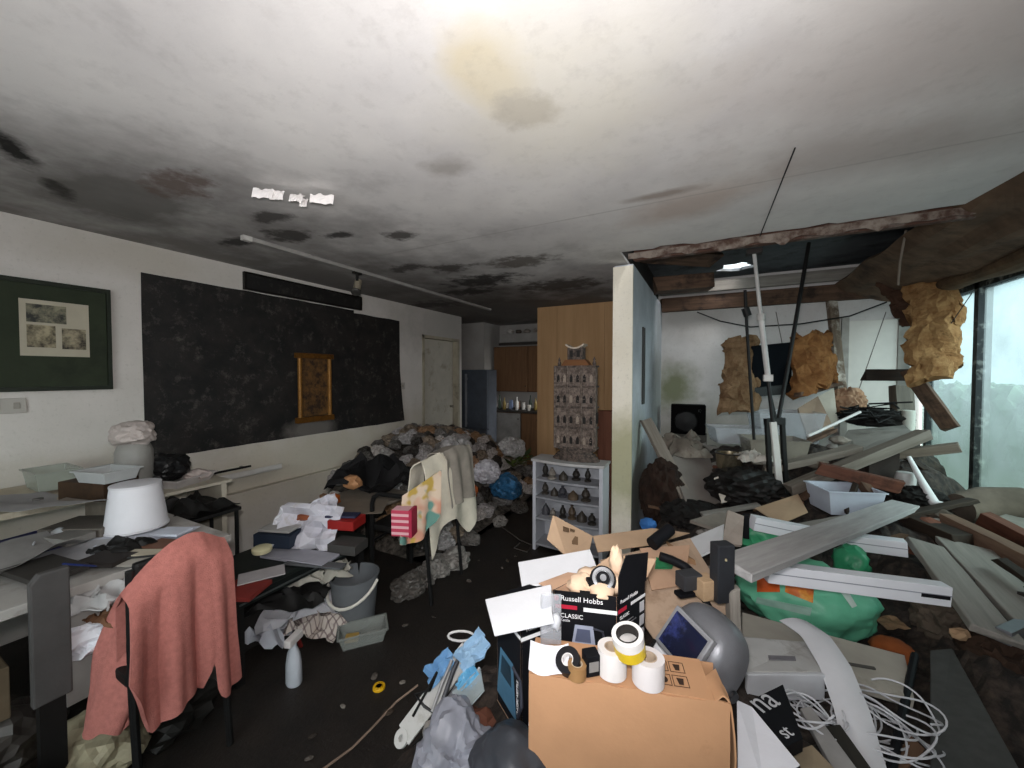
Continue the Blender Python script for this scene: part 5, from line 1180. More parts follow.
for k in range(11):
    c = W(850+random.uniform(-45, 50), 722+random.uniform(-28, 30), t=1.12+random.uniform(-.06, .06)) + V((0, 0, -.035)); r = random.uniform(.05, .13); pts = []; ph = random.uniform(0, 6)
    for j in range(84):
        a = ph+j*2*math.pi/34; rr_ = r*(1+.12*math.sin(a*2.3+k)); pts.append(c+V((math.cos(a)*rr_, math.sin(a)*rr_*.75, .02*math.sin(a*1.7+k)-.01+.0003*j)))
    MB().tube(pts, .0026, 6).build('white_cable', m_cable, label='coiled white cable tangled below the curved strip', cat='cable', group='tangled white cables', smooth=True)
for k, (x, y, t__) in enumerate(((815, 690, 1.2), (880, 700, 1.18), (850, 735, 1.05), (905, 730, 1.1), (800, 760, .98))): sup(W(x, y, t=t__)-V((0, 0, .035)))
bk_ = thing('black_software_box', 'flat black box with white lower-case lettering beside the carton', 'box', W(778, 715, t=1.03)-V((0, 0, .04)))
bq = [W(752, 699, z=.615), W(783, 684, z=.615), W(803, 738, z=.615), W(775, 752, z=.615)]
panel('body', bq, .035, m_rh, parent=bk_, bevel=.002)
exb = (bq[1]-bq[0]).normalized(); eyb = (bq[0]-bq[3]).normalized(); nb_ = exb.cross(eyb).normalized()
lettering(bk_, 'na', basis(bq[0]+exb*.012-eyb*.052+nb_*.0006, exb, eyb), .085, mat('c8c9cc', .6))
lettering(bk_, 'st', basis(bq[3]+exb*.05+eyb*.012+nb_*.0006, exb, eyb), .045, mat('c8c9cc', .6))
sup(W(778, 715, t=1.03)-V((0, 0, .05)))
panel('white_flyer', [W(737, 700, t=1.0), W(752, 707, t=1.0), W(800, 765, t=.87), W(765, 790, t=.83), W(738, 768, t=.86)], .003, m_paperw, 'folded white card slipping down beside the carton', 'card')
panel('grey_surround', [W(800, 708, t=1.08), W(811, 706, t=1.08), W(862, 775, t=.92), W(838, 778, t=.92)], .02, mat('8e8c8a', .5), 'long grey plastic strip beside the black box', 'strip', bevel=.003)
panel('black_keyboard', [W(822, 726, t=1.04), W(840, 724, t=1.04), W(880, 780, t=.92), W(862, 785, t=.92)], .02, mat('26241f', .5), 'narrow black tray beside the long grey strip', 'tray', bevel=.003)
panel('tan_card', [W(792, 752, t=.97), W(812, 745, t=.98), W(850, 785, t=.88), W(815, 790, t=.87)], .006, mat('9a8a72', .8), 'tan card scrap below the black box', 'card')
sup(W(830, 750, t=.96)-V((0, 0, .04)), W(770, 755, t=.9)-V((0, 0, .04)))
# ---------------------------------------------------------------- left skirt of the heap
pl_ = thing('plastic_strip', 'long white plastic strip with a round eyelet end lying on the heap edge', 'strip', W(440, 690, t=1.38)-V((0, 0, .03)))
q0, q1 = W(468, 650, t=1.45), W(404, 735, t=1.36)
MB().bar(q0, q1, .075, .008, (.2, -.3, 1)).build('strip', mat('c3c2be', .5, .1, 8, '9a968c', .2), pl_, bevel=.002)
dq = (q1-q0).normalized(); nq = V((.2, -.3, 1)); nq = (nq-dq*nq.dot(dq)).normalized(); Mq = basis(q1+dq*.012, dq, nq.cross(dq))
MB(Mq).lathe([(.010, -.005), (.028, -.005), (.028, .005), (.010, .005), (.010, -.005)], (0, 0, 0), 20).build('eyelet', mat('c3c2be', .5, .1), pl_, smooth=40)
sup(q0-V((0, 0, .04)), q1-V((0, 0, .02)))
MB().tube([W(413, 716, t=1.33), W(437, 672, t=1.36), W(430, 690, t=1.36), W(415, 694, t=1.35), W(424, 706, t=1.34), W(437, 715, t=1.32), W(424, 735, t=1.3), W(413, 745, t=1.30)], .005, 6).build('wire_hanger', m_blackmetal, label='bent black wire hanger on the white strip', cat='hanger', smooth=True)
MB().tube([W(452, 635, t=1.45)+V((.03*math.cos(a*.45), .02*math.sin(a*.45), .012*math.sin(a*.9))) if False else W(461+13*math.cos(a*.45), 636+5*math.sin(a*.45), t=1.45) for a in range(14)], .0045, 6, True).build('white_loop', mat('d0cfcc', .5), label='loop of white cord above the blue wrapper', cat='cord', smooth=True)
m_blue = mat('7fa6c8', .35, .3, 8)
for k, (px, py, t__, sx, lab, hx_) in enumerate(((474, 652, 1.36, .06, 'light blue plastic wrapper against the closed kettle carton', '8fb0cc'), (442, 668, 1.43, .055, 'blue plastic scrap on the white strip', '6f9bc4'), (470, 682, 1.28, .04, 'small bright blue cap wrapper above the grey bag', '62a3c9'))):
    star(W(px, py, t=t__), sx, 60+k, mat(hx_, .35, .25, 8), lab, .5, 'blue_wrapper', 'wrapper', None, basis(W(px, py, t=t__), (.45, .5, .55), (-.5, .4, .3)))
    sup(W(px, py, t=t__)-V((0, 0, .08)))
random.seed(50)
tools = [((452, 660), (432, 712), '9a9a9a', .006, 'thin steel rod among the tools on the heap edge'), ((462, 650), (443, 700), '4b4c50', .008, 'dark grey screwdriver shaft on the heap edge'), ((470, 665), (428, 735), '77797d', .007, 'grey metal tube beside the wire hanger'), ((480, 668), (445, 720), 'b8bcc0', .007, 'pale plastic tube along the grey bag')]
for k, (a, b_, h_, r_, lab) in enumerate(tools):
    MB().tube([W(*a, t=1.40), W((a[0]+b_[0])/2, (a[1]+b_[1])/2-2, t=1.35), W(*b_, t=1.30)], r_, 8).build('tool_rod', mat(h_, .4, .2, metal=.4), label=lab, cat='rod', smooth=40)
panel('glass_offcut', [W(452, 692, t=1.27), W(480, 668, t=1.3), W(484, 690, t=1.2), W(462, 715, t=1.18)], .004, clear('c9d6d8', .45, .1), 'clear glass offcut between the blue wrapper and the grey bag', 'glass')
MB().crumple(W(457, 764, t=1.12), (.115, .12, .135), 23, .30, 1.5, 5).build('grey_plastic_bag', mat('9496a0', .38, .35, 5, None, .5, 0, .6, 14, .95), label='shiny crumpled grey plastic bag at the front of the heap', cat='bag', smooth=25)
MB().crumple(W(510, 768, t=.96), (.10, .09, .09), 24, .25, 1.6, 4).build('dark_grey_bag', mat('43464c', .4, .3, 8), label='dark grey bag between the shiny bag and the carton', cat='bag', smooth=50)
sup(W(455, 745, t=1.14)-V((0, 0, .13)), W(510, 768, t=.96)-V((0, 0, .09)))
MB().tube([W(322, 770, z=.006), W(352, 748, z=.006), W(372, 728, z=.006), W(396, 702, z=.01), W(418, 685, z=.05)], .005, 6).build('thin_cord', mat('8a7566', .7), label='thin brownish cord running over the floor into the heap', cat='cord', smooth=True)
MB().tube([W(505, 520, z=.006), W(497, 512, z=.006), W(498, 524, z=.006), W(520, 540, z=.006), W(532, 545, z=.01), W(527, 552, z=.006), W(514, 548, z=.006), W(520, 543, z=.008)], .005, 6).build('thin_cord', mat('4a4541', .7), label='dark cable lying on the floor beside the bookcase', cat='cord', smooth=True)
# ---------------------------------------------------------------- collapsed corner behind
def ins_mat(h1, h2, h3):
    nb = NB('glass_wool_'+h1); P = nb.pos(True)
    col = nb.mix(nb.ramp(nb.noise(P, 7, 7, .75), .35, .65), hexc(h1), hexc(h2)); col = nb.mix(nb.ramp(nb.noise(P, 16, 7, .8), .55, .7, 0, .85), col, hexc(h3))
    nb.col(col); nb.rough(.95); nb.b.inputs['Specular IOR Level'].default_value = .1; nb.bump(nb.noise(P, 45, 6, .8), 1.0, .02); return nb.m
m_ins = ins_mat('5f4630', '92765a', '3a2717'); m_ins2 = mat('8a5a2a', .95, .5, 8, '3a2413', .6, 0, 1.0, 30)
def batt(name, c, r, seed, m, label, cat='insulation'): return MB().blob(c, r, seed, .16, 3.0, 4).build(name, m, label=label, cat=cat)
def slab_batt(name, q, th, seed, m, label):
    """torn slab of insulation hanging down"""
    a, b_, c_, d_ = [V(p) for p in q]
    def fn(u, v):
        p_ = a.lerp(b_, u).lerp(d_.lerp(c_, u), v); k = noise.noise(V((u*4+seed, v*6, seed))); e = noise.noise(V((u*11, v*15, seed)))
        w_ = (b_-a).normalized()
        return p_ + V((.3, -.85, .1))*(k*.05+e*.02+.05*math.sin(math.pi*u)) + w_*(.05*noise.noise(V((v*7, seed, 3)))*(1 if u in (0, 1) else .5))
    return MB().sheet(fn, 20, 30, th).build(name, m, label=label, cat='insulation')
slab_batt('insulation_batt', [W(725, 340, t=3.6), W(752, 338, t=3.6), W(752, 412, t=3.5), W(722, 412, t=3.5)], .07, 1, m_ins, 'yellow insulation slab standing behind the black screen')
slab_batt('insulation_batt', [W(790, 340, t=3.55), W(820, 338, t=3.55), W(829, 378, t=3.4), W(793, 400, t=3.4)], .09, 2, ins_mat('74492a', '9c7046', '402a18'), 'torn orange-brown insulation to the right of the black screen')
slab_batt('insulation_batt', [W(907, 288, t=3.3), W(948, 285, t=3.15), W(949, 372, t=3.05), W(910, 388, t=3.1)], .10, 3, ins_mat('7a5230', 'b08a5e', '4a301c'), 'thick golden insulation hanging beside the glazing')
slab_batt('hanging_membrane', [W(876, 282, t=3.5), W(918, 284, t=3.4), W(918, 330, t=3.3), W(902, 326, t=3.35)], .02, 4, mat('4a3427', .9, .4, 8), 'dark brown membrane flap hanging over the white door panel')
# sagging roof lining along the top of the glazing
def sag(u, v):
    y = 1.9+3.3*u; x = 1.80-.62*v; z = 2.30+.16*v - .10*math.sin(math.pi*v)*(1.0+.5*noise.noise(V((u*4, 0, 1)))) + .05*noise.noise(V((u*6, v*5, 2)))
    return V((x, y, max(z, 2.13+.0*v)))
MB().sheet(sag, 50, 20, .03).build('roof_lining', mat('6a5543', .95, .55, 4, '2a211b', .5, 0, .8, 20), label='sagging dark brown roof lining above the patio glazing', cat='lining')
def sag2(u, v):
    y = 2.1+2.7*u; a = v*math.pi*2; r = .06+.03*noise.noise(V((u*5, v*2, 7)))
    return V((1.70-.0*u+math.cos(a)*r*1.5, y, 2.235-.03*math.sin(u*3.1)+math.sin(a)*r))
MB().sheet(sag2, 40, 14, .012).build('insulation_roll', mat('63503b', .95, .5, 6, '2a2119', .5, 0, .9, 25), label='matted roll of dirty insulation sagging over the window head', cat='insulation')
# props
def pole(name, pts, r, m, label, cat='prop'): return MB().tube(pts, r, 10).build(name, m, label=label, cat=cat, smooth=40)
pr_ = thing('telescopic_prop', 'white telescopic prop holding up the torn ceiling edge', 'prop', W(781, 500, t=2.85))
a, b_, c_, d_ = W(754, 252, t=2.80), W(761, 318, t=2.81), W(768, 378, t=2.82), W(781, 500, t=2.85)
MB().tube([a, b_], .013, 12).build('upper_tube', mat('b5b3b0', .4, .15), pr_, smooth=40)
MB().tube([b_, c_], .019, 12).build('lower_tube', mat('b9b6b3', .4, .15), pr_, smooth=40)
MB().tube([b_-V((0, 0, .02)), b_+V((0, 0, .03))], .028, 12).build('collar', mat('a9a6a2', .4), pr_, smooth=40)
MB().box(a+V((0, 0, .0)), (.10, .08, .035)).build('head_plate', mat('2a2421', .6), pr_, bevel=.004)
MB().box(c_, (.06, .05, .05)).build('clamp', mat('c4c1bd', .4), pr_, bevel=.006)
MB().tube([c_, W(773, 424, t=2.83)], .014, 10).build('mid_tube', m_blackmetal, pr_, smooth=40)
MB().bar(W(773, 422, t=2.82), d_, .045, .02, (.4, -.9, 0)).build('foot_tube', mat('c7c4bf', .5, .1), pr_, bevel=.004)
st_ = thing('lighting_stand', 'black lighting stand with twin uprights behind the white prop', 'stand', W(776, 505, t=2.95))
for x0_, x1_ in ((767, 771), (782, 787)): MB().bar(W(x0_, 420, t=2.92), W(x1_, 505, t=2.95), .03, .03, (.4, -.9, 0)).build('upright', m_black, st_, bevel=.003)
MB().bar(W(765, 422, t=2.92), W(784, 421, t=2.92), .04, .05).build('crosshead', m_black, st_, bevel=.003)
MB().tube([W(778, 421, t=2.93), W(787, 372, t=2.98), W(809, 243, t=3.1)], .014, 8).build('boom', m_black, st_, smooth=40)
MB().tube([W(776, 421, t=2.93), W(770, 395, t=2.98)], .012, 8).build('brace', m_black, st_, smooth=40)
sup(W(776, 505, t=2.95), W(781, 500, t=2.85))
pole('black_pole', [W(745, 290, t=3.2), W(747, 330, t=3.22), W(756, 470, t=3.25)], .012, m_black, 'thin black pole standing in front of the yellow insulation')
pole('pole_knob', [W(745, 308, t=3.19), W(748, 316, t=3.19)], .03, m_black, 'black adjusting knob fixed on the thin black pole', 'knob')
sn = thing('black_screen', 'black panel screen between the insulation slabs', 'screen', W(772, 395, t=3.45))
sq = [W(752, 346, t=3.45), W(792, 342, t=3.45), W(792, 388, t=3.45), W(753, 392, t=3.45)]
panel('screen', sq, .05, mat('0a0d11', .85, .2, 9, None, .5, 0, 0, 60, 1, 0, None, .05), parent=sn, bevel=.005)
panel('bottom_bezel', [W(753, 388, t=3.43), W(792, 384, t=3.43), W(792, 394, t=3.43), W(753, 397, t=3.43)], .03, m_black, parent=sn, bevel=.004)
for (p0, p1, r_, lab) in (((700, 310), (800, 322), .006, 'a'), ):
    pole('sagging_cable', [W(697, 312, t=4.5), W(720, 321, t=4.4), W(750, 327, t=4.2), W(800, 324, t=4.0), W(850, 316, t=3.8), W(887, 302, t=3.6)], .007, m_black, 'dark cable sagging across the back wall below the beam', 'cable')
pole('string_wire', [W(795, 148, z=2.394), W(756, 246, z=2.392)], .003, m_black, 'thin dark wire from the ceiling to the white prop head', 'wire')
pole('string_wire', [W(886, 312, t=3.9), W(850, 415, t=3.7)], .004, mat('6f6760', .7), 'grey wire slanting across the white door panel', 'wire')
pole('string_wire', [W(776, 312, t=3.9), W(793, 400, t=3.4)], .004, mat('8a857f', .7), 'pale wire hanging before the black screen', 'wire')
pole('hanging_lath', [W(906, 230, t=2.6), W(900, 262, t=2.65), W(898, 285, t=2.7)], .007, mat('7a6f63', .8), 'pale thin lath hanging from the torn ceiling by the lining', 'lath')
pole('string_wire', [W(972, 293, t=2.95), W(950, 325, t=3.0)], .003, m_black, 'thin wire in front of the glazing next to the golden insulation', 'wire')
plank('hanging_stud', W(831, 296, t=4.1), W(842, 402, t=3.9), .09, .05, wood('4a3a2e', '7a6a5a', axis=0, dirt='d0c8bc'), 'brown stud hanging in front of the white door panel', up=(.4, -.9, 0))
batt('fluff_clump', W(848, 402, t=3.75), (.13, .10, .14), 31, mat('b08c70', .95, .4, 10), 'tan fluffy clump at the foot of the brown stud', 'fluff')
# white door panel on the back wall
d2 = thing('door_2', None, None, ((W(876, 366, Y=YB-.03)).x, YB-.02, .2), kind='structure')
xa, xb = W(848, 366, Y=YB-.03).x, W(897, 366, Y=YB-.03).x
MB().b2((xa, YB-.035, .05), (xb, YB-.005, 2.06)).build('leaf', mat('d9d5cd', .6, .06), d2, bevel=.004)
MB().b2((xa-.06, YB-.045, .05), (xa, YB-.002, 2.10)).build('jamb', mat('a8a49d', .6), d2)
MB().b2((xb, YB-.045, .05), (xb+.09, YB-.002, 2.10)).build('jamb', mat('8f8b84', .6), d2)
plank('broken_timber', W(865, 375, t=3.4), W(913, 375, t=3.3), .07, .10, m_darkwood, 'dark horizontal timber end by the golden insulation')
plank('broken_timber', W(910, 372, t=3.2), W(952, 430, t=3.0), .07, .10, m_oldwood, 'dark timber hanging diagonally in front of the glazing')
plank('dark_post', W(901, 384, t=3.6), W(903, 432, t=3.6), .16, .08, wood('4d4740', '6b645a', axis=0), 'grey-brown post below the dark horizontal timber', up=(.4, -.9, 0))
random.seed(66)
for k in range(9):
    c = W(872+random.uniform(-18, 20), 415+random.uniform(-6, 6), t=3.5+random.uniform(-.1, .1)); pts = [c+V((random.uniform(-.2, .2), random.uniform(-.12, .12), random.uniform(-.07, .08))) for _ in range(7)]
    MB().tube(pts, .008, 5).build('black_wire', m_black, label='tangled black wire on the debris below the white door panel', cat='wire', group='tangled black wires', smooth=True)
batt('dark_clump', W(875, 418, t=3.55), (.24, .12, .08), 33, mat('1c1917', .9, .5, 9), 'dark fibrous clump below the white door panel', 'clump')
MB().lathe([(0, 0), (.045, 0), (.045, .17), (.04, .175), (0, .175)], W(908, 430, t=3.4), 18).build('white_canister', mat('c9c9bf', .5, .1), label='white cylinder standing beside the grey-brown post', cat='cylinder', smooth=40)
sup(W(908, 430, t=3.4), W(875, 425, t=3.5)-V((0, 0, .05)))
# boards across the middle of the debris
m_gsheet = mat('8e8a83', .9, .2, 5, '6f6a62', .3)
panel('plaster_sheet', [W(835, 452, t=3.1), W(848, 430, t=3.4), W(905, 425, t=3.3), W(912, 432, t=3.0), W(862, 462, t=2.7)], .02, m_gsheet, 'grey plasterboard sheet lying on the debris under the post', 'plasterboard')
plank('long_timber', W(788, 490, t=2.7), W(925, 434, t=2.7), .08, .07, wood('5e564d', '7b736a', axis=0), 'long grey-brown beam rising across the plasterboard sheet')
plank('long_timber', W(765, 470, t=3.0), W(860, 448, t=2.9), .10, .05, wood('6f675d', '8a8278', axis=0), 'pale grey beam behind the rising beam')
plank('grey_batten', W(890, 455, t=2.8), W(960, 447, t=2.6), .07, .06, wood('5d5348', '7a7064', axis=0), 'grey batten jutting out towards the glazing')
plank('brown_beam', W(818, 468, t=2.65), W(900, 487, t=2.45), .07, .08, m_redwood, 'dark reddish beam under the rising grey beam')
plank('brown_beam', W(860, 480, t=2.55), W(886, 515, t=2.35), .05, .05, m_oldwood, 'short brown strut below the reddish beam')
plank('dark_stick', W(856, 484, t=2.5), W(845, 512, t=2.4), .03, .03, m_darkwood, 'dark slanting stick in front of the white tub')
panel('brown_hardboard', [W(870, 455, t=2.75), W(900, 452, t=2.75), W(898, 492, t=2.65), W(868, 484, t=2.65)], .03, mat('241b16', .9, .3), 'dark brown panel behind the reddish beam', 'panel')
panel('tan_board', [W(798, 408, t=3.5), W(818, 396, t=3.6), W(836, 432, t=3.3), W(808, 438, t=3.3)], .02, mat('8f7a68', .9, .15), 'tan board leaning below the torn insulation', 'board')
panel('pale_board', [W(815, 398, t=3.75), W(834, 388, t=3.75), W(838, 425, t=3.6), W(824, 430, t=3.6)], .02, mat('c4bdae', .8, .1), 'pale cream board behind the tan board', 'board')
plank('branch_lath', W(797, 395, t=3.3), W(840, 383, t=3.4), .05, .04, m_oldwood, 'broken lath jutting from the torn insulation')
pole('white_rod', [W(808, 436, t=2.95), W(860, 412, t=3.1)], .011, mat('d6d3d0', .5), 'white rod sloping over the debris by the tan board', 'rod')
pole('white_pipe', [W(909, 457, t=2.6), W(920, 478, t=2.5), W(934, 503, t=2.4), W(952, 507, t=2.35)], [.012, .018, .028, .016], mat('d8d8d8', .4, .08), 'white curved plastic pipe bending to the carpet roll', 'pipe')
batt('dark_clump', W(920, 498, t=2.5), (.12, .1, .07), 35, mat('1a1816', .9, .5, 9), 'dark lump beneath the curved white pipe', 'clump')
MB().lathe([(0, 0), (.05, 0), (.055, .08), (.045, .12), (0, .12)], W(905, 490, t=2.6), 16).build('white_pot', mat('b8b6b4', .5), label='pale pot behind the curved white pipe', cat='pot', smooth=40)
tub(W(843, 510, t=2.5), .32, .24, .15, mat('b6bcc8', .5, .08), 'white storage tub under the reddish beam', rz=20)
sup(W(843, 510, t=2.5), W(905, 492, t=2.6), W(920, 505, t=2.5)-V((0, 0, .05)), W(788, 490, t=2.7)-V((0, 0, .06)), W(870, 455, t=3)-V((0, 0, .05)))
# left side of the collapsed corner
panel('leaning_sheet', [W(668, 456, t=3.25), W(706, 442, t=3.5), W(722, 502, t=3.0), W(690, 512, t=2.85)], .03, mat('77706a', .9, .15, 6), 'dusty grey panel leaning beside the partition', 'panel', bevel=.004)
plank('leaning_timber', W(646, 420, t=3.45), W(690, 506, t=2.95), .10, .04, wood('6a6158', '867d73', axis=0), 'grey timber leaning along the dusty panel', up=(.6, -.8, .2))
cloth('dusty_blanket', W(680, 452, t=3.4), .40, .34, .14, 51, mat('6b635a', .95, .3, 8, '8b8378', .4), 'dusty grey blanket over the leaning panel top', 'blanket', rz=20, tilt=(.05, .1))
batt('brown_sack', W(662, 495, t=3.15), (.16, .16, .27), 37, mat('2c1d15', .9, .5, 8, '150e0a', .5), 'rotten brown sack between the partition and the leaning timber', 'sack')
batt('dark_sack', W(693, 515, t=2.9), (.22, .16, .10), 38, mat('171412', .8, .4, 8), 'black sack at the foot of the leaning panel', 'sack')
sup(W(690, 515, t=2.9)-V((0, 0, .05)), W(662, 515, t=3.1), W(722, 505, t=3.0))
MB().blob(W(648, 524, t=2.7), (.05, .05, .04), 39, .2, 2, 3).build('blue_rag', mat('3c74b8', .6, .2), label='small bright blue rag at the partition foot', cat='rag', smooth=50)
sup(W(648, 530, t=2.7)-V((0, 0, .02)))
sk = thing('black_speaker', 'square black speaker cabinet against the mouldy back wall', 'speaker', W(688, 434, t=4.55))
q0 = W(688, 419, t=4.55)
MB(frame(q0, 3)).b2((-.185, -.1, -.17), (.185, .12, .17)).build('cabinet', mat('0b0a0a', .85, .2, 9, None, .5, 0, 0, 60, 1, 0, None, .05), sk, bevel=.006)
MB(frame(q0, 3)).lathe([(.0, .03), (.05, .025), (.11, 0), (.125, .0), (.125, -.006), (.11, -.008)], (-.02, -.1, -.02), 22, Matrix.Rotation(math.radians(90), 3, 'X')).build('cone', mat('1d1c1c', .6), sk, smooth=40)
MB(frame(q0, 3)).lathe([(.0, .0), (.02, 0), (.02, -.006)], (.12, -.1, .11), 14, Matrix.Rotation(math.radians(90), 3, 'X')).build('tweeter', mat('8a8a8c', .4), sk, smooth=40)
MB().b2(q0+V((-.2, -.11, -.95)), q0+V((.2, .13, -.172))).build('speaker_stand_box', mat('55504a', .9, .3), label='dusty dark crate under the black speaker', cat='crate', bevel=.006)
m_clr = clear('c6cacf', .30, .2)
def bowl(c, r, h, label, m=m_clr, name='clear_bowl', cat='bowl'): return MB().lathe([(0, 0), (r*.6, 0), (r*.85, h*.4), (r, h), (r*1.06, h+.004), (r*.97, h+.002), (r*.8, h*.4), (r*.55, .006), (0, .006)], c, 26).build(name, m, label=label, cat=cat, smooth=50)
tub(W(735, 442, t=3.55), .42, .3, .14, m_clr, 'clear shallow crate left of the black stand', rz=15)
tub(W(783, 440, t=3.5), .50, .36, .26, m_clr, 'large cloudy clear storage crate behind the black stand', rz=12)
tub(W(772, 462, t=3.2), .42, .3, .20, clear('8f8a7e', .75), 'dirty grey storage crate below the cloudy one', rz=12)
sup(W(735, 445, t=3.55), W(783, 445, t=3.5), W(772, 465, t=3.2))
pn = thing('steel_pot', 'shiny steel cooking pot with a black rim in the debris', 'pot', W(729, 468, t=3.15))
c = W(729, 468, t=3.15)
MB().lathe([(0, 0), (.085, 0), (.095, .02), (.10, .12), (.103, .125), (.096, .125), (.09, .02), (0, .01)], c, 26).build('body', mat('b3a68c', .25, .15, metal=.9), pn, smooth=45)
MB().tube([c+V((.1, 0, .11)), c+V((.14, .02, .125)), c+V((.2, .03, .13))], .012, 8).build('handle', m_black, pn, smooth=40)
MB().tube([c+V((math.cos(a)*.101, math.sin(a)*.101, .126)) for a in [k*2*math.pi/24 for k in range(24)]], .006, 6, True).build('rim', mat('2a2724', .4), pn, smooth=True)
sup(c)
cloth('white_rag', W(756, 462, t=3.05), .26, .2, .09, 55, mat('b5afa6', .85, .2), 'off-white rag beside the steel pot', 'rag', rz=10)
batt('black_bag_heap', W(745, 488, t=2.95), (.26, .2, .14), 41, mat('161311', .6, .4), 'black refuse bag below the steel pot', 'bag')
panel('white_card', [W(714, 478, t=2.95), W(726, 473, t=2.95), W(727, 502, t=2.85), W(722, 503, t=2.85)], .01, mat('c6beb2', .8), 'white card strip standing beside the leaning panel', 'card')
panel('cardboard_scrap', [W(755, 508, t=2.5), W(798, 494, t=2.6), W(808, 512, t=2.4), W(780, 524, t=2.3)], .006, m_card2, 'brown cardboard scrap below the white prop', 'cardboard')
panel('grey_board_low', [W(690, 520, t=2.5), W(720, 512, t=2.6), W(800, 526, t=2.4), W(795, 536, t=2.3), W(720, 530, t=2.35)], .02, mat('857d74', .9, .2), 'dusty grey board in front of the black refuse bag', 'board')
sup(W(745, 500, t=2.95)-V((0, 0, .06)), W(780, 515, t=2.45)-V((0, 0, .03)), W(740, 525, t=2.45)-V((0, 0, .03)))
# more fallen boards and bits across the collapsed corner
random.seed(17)
fb = [((700, 515, 2.7), (760, 505, 2.75), .05, 'grey', 'short grey lath in front of the black refuse bag'), ((800, 500, 2.6), (838, 470, 2.75), .04, 'brown', 'brown lath leaning on the rising grey beam'), ((880, 440, 3.1), (925, 470, 2.8), .05, 'dark', 'dark lath below the grey batten'), ((790, 450, 3.15), (835, 430, 3.3), .05, 'brown', 'brown lath lying by the cloudy crate'),
      ((905, 515, 2.25), (975, 500, 2.35), .05, 'dark', 'dark lath in front of the curved white pipe'), ((870, 520, 2.2), (930, 510, 2.3), .06, 'brown', 'brown board end beside the grey plank tip'), ((1000, 560, 1.75), (1060, 600, 1.5), .05, 'dark', 'dark batten beside the dark red rafter'), ((655, 470, 3.2), (668, 520, 2.95), .05, 'dark', 'dark lath beside the brown sack'), ((800, 527, 2.25), (850, 518, 2.3), .05, 'grey', 'grey lath below the white storage tub')]
for (a, b_, w_, k, lab) in fb:
    plank('broken_lath', W(a[0], a[1], t=a[2]), W(b_[0], b_[1], t=b_[2]), w_, .025, {'grey': m_gb, 'brown': m_oldwood, 'dark': m_darkwood}[k], lab)
    sup(W((a[0]+b_[0])/2, (a[1]+b_[1])/2, t=(a[2]+b_[2])/2)-V((0, 0, .02)))
for k, (px, py, t_, r_) in enumerate(((815, 462, 2.95, .06), (840, 440, 3.2, .05), (760, 478, 2.9, .05), (700, 480, 3.2, .05), (935, 515, 2.3, .06), (870, 470, 2.75, .05))):
    MB().crumple(W(px, py, t=t_), (r_*1.3, r_, r_*.7), 300+k, .3, 1.6, 3).build('rag_bundle', mat(('6e655b', '8a8278', '3b332d', '7a7066', '4a4038', '2d2521')[k], .9, .3), label=('grey-brown rag by the pale grey beam', 'pale dusty rag under the plasterboard sheet', 'dark rag on the black refuse bag', 'dusty rag on the leaning panel', 'brown rag by the carpet roll', 'dark rag behind the reddish beam')[k], cat='rag')
# ragged strip of torn board along the ceiling edge
def torn(u, v):
    x_ = -.55+2.35*u; l_ = .035+.05*abs(noise.noise(V((x_*4, 1, 0))))+.05*max(0, noise.noise(V((x_*11, 5, 0))))
    return V((x_, 2.975+.012*noise.noise(V((x_*6, 2, 0))), 2.397-l_*v))
MB().sheet(torn, 90, 3, .008).build('torn_board_edge', mott('4a352b', '857a70', 9, .9), label='ragged brown edge of torn board hanging along the ceiling break', cat='torn board')
# ---------------------------------------------------------------- debris under everything
SUP += [(-1.05, .5, 0), (-1.1, 1.0, 0), (-1.0, 1.5, 0), (-.8, 1.95, .02), (-.62, 2.45, .02), (-.5, 2.9, .05), (-.95, .75, .03), (-.9, 1.35, .12), (-.7, .6, .15), (-.45, .4, .3), (.1, .35, .3), (.7, .3, .4), (1.3, .5, .4), (1.7, 1.2, .4),
        (.75, 1.7, .28), (.95, 1.55, .28), (1.1, 1.9, .3), (1.4, 3.2, .4), (.2, 4.8, .25), (1.0, 4.8, .3), (-.3, 4.8, .15), (-.3, 3.9, .2), (1.6, 4.5, .3)]
def mh(x, y):
    n_, d_ = 0.0, 0.0
    for a, b_, h_ in SUP:
        w_ = 1/((x-a)**2+(y-b_)**2+.002)**2; n_ += w_*h_; d_ += w_
    return n_/d_
def edge_x(y): return -1.06 if y < 1.4 else (-1.06+(y-1.4)*.55 if y < 2.35 else -.54)
def mound(u, v):
    y = .22+5.05*v; x0_ = edge_x(y); x = x0_+(1.82-x0_)*u
    h_ = mh(x, y)-.035+.05*noise.noise(V((x*7, y*7, 3)))+.03*noise.noise(V((x*19, y*19, 5)))
    return V((x, y, max(.0, h_*min(1, u*9))))
MB().sheet(mound, 110, 170, .01).build('debris_mound', mott('1b1613', '453a32', 22, .9, .42, .68), label='dark loose rubble and rotten rubbish under the boxes and boards', cat='rubble', kind='stuff')
random.seed(91)
kinds = [('plaster_chunk', '8f8a84', 'grey plaster chunk lying in the rubble'), ('wood_offcut', '5f4837', 'brown wood offcut lying in the rubble'), ('paper_scrap', 'b9b4ae', 'pale paper scrap lying in the rubble'), ('brick_bit', '6b4334', 'reddish brick fragment lying in the rubble'), ('card_scrap', '8a6f55', 'brown card scrap lying in the rubble')]
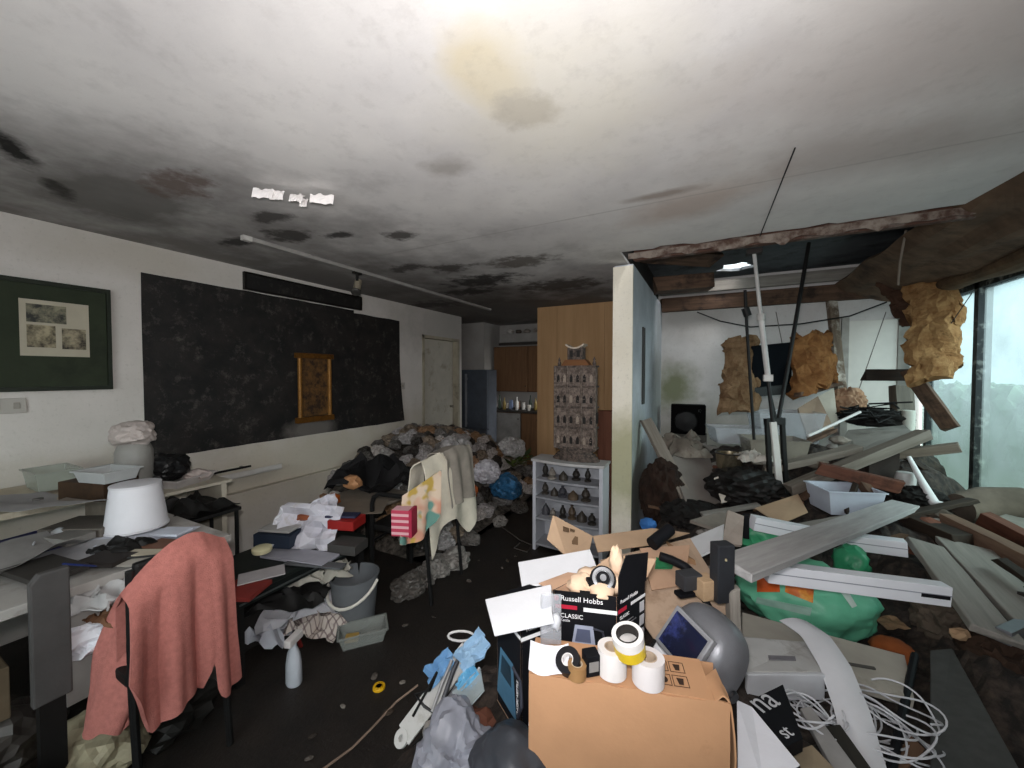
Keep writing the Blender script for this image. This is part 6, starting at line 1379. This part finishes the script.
for i in range(90):
    y = random.uniform(.5, 4.6); x = random.uniform(edge_x(y)+.15, 1.7); z = mh(x, y)-.02; nm, h_, lb = kinds[i % 5]; s_ = random.uniform(.03, .06); r_ = random.uniform(0, 180)
    if nm == 'wood_offcut': mb = MB(frame((x, y, z+.01), r_, random.uniform(-15, 15), random.uniform(-15, 15))).bar((-s_*1.8, 0, 0), (s_*1.8, 0, 0), .03, .018, (0, 0, 1), 1, .01)
    elif nm in ('paper_scrap', 'card_scrap'):
        Mx = frame((x, y, z+.015), r_, random.uniform(-20, 20), random.uniform(-20, 20))
        mb = MB().sheet(lambda u, v: Mx @ V(((u-.5)*s_*2.4, (v-.5)*s_*1.7, .02*noise.noise(V((u*3, v*3, i))))), 5, 4, .002)
    else: mb = MB().blob((x, y, z+s_*.3), (s_, s_*.8, s_*.6), 200+i, .3, 1.6, 2)
    mb.build(nm, mat(h_, .9, .25, 12), label=lb, cat=nm.replace('_', ' '), group=nm.replace('_', ' ')+'s in the rubble')
# dark lumps in the void at the right
batt('brown_bundle', W(1003, 668, t=1.45), (.12, .14, .12), 71, mat('3a2a20', .95, .5, 9, '1a120d', .5), 'dark brown rotten bundle below the metal bracket', 'bundle')
batt('grey_bundle', W(945, 622, t=1.62), (.10, .10, .09), 72, mat('5a4f44', .95, .4, 9, '3a322a', .5), 'grey-brown bundle under the end of the white trunking', 'bundle')
MB().blob(W(960, 634, t=1.5), (.03, .02, .02), 73, .3, 2, 2).build('foam_chip', mat('b09070', .9), label='pale tan foam chip on the dark bundles', cat='chip')
MB().blob(W(892, 650, t=1.45), (.06, .05, .04), 74, .15, 1.5, 3).build('orange_sponge', mat('8a4a22', .9, .3), label='rusty orange lump at the corner of the beige panel', cat='lump', smooth=50)
batt('black_void_bag', W(900, 608, t=1.9), (.20, .16, .13), 75, mat('0e0c0b', .8, .4), 'black bag behind the white trunking end', 'bag')

# litter over the bare floor
random.seed(123)
lt = [('57504a', 'grey'), ('453a31', 'brown'), ('7d766e', 'pale'), ('332d28', 'dark')]
for i in range(46):
    x = random.uniform(-1.9, -.75); y = random.uniform(.9, 4.4)
    if x > edge_x(y)-.08 or (x > -1.4 and y > 2.8): continue
    s_ = random.uniform(.006, .016); h_, nm = random.choice(lt)
    MB(frame((x, y, 0), random.uniform(0, 180))).crumple((0, 0, s_*.4), (s_*1.5, s_, s_*.45), 400+i, .35, 1.4, 2).build('floor_scrap', mat(h_, .9, .3), label=nm+' crumb of litter on the dark bare floor', cat='litter', group='litter crumbs on the bare floor')
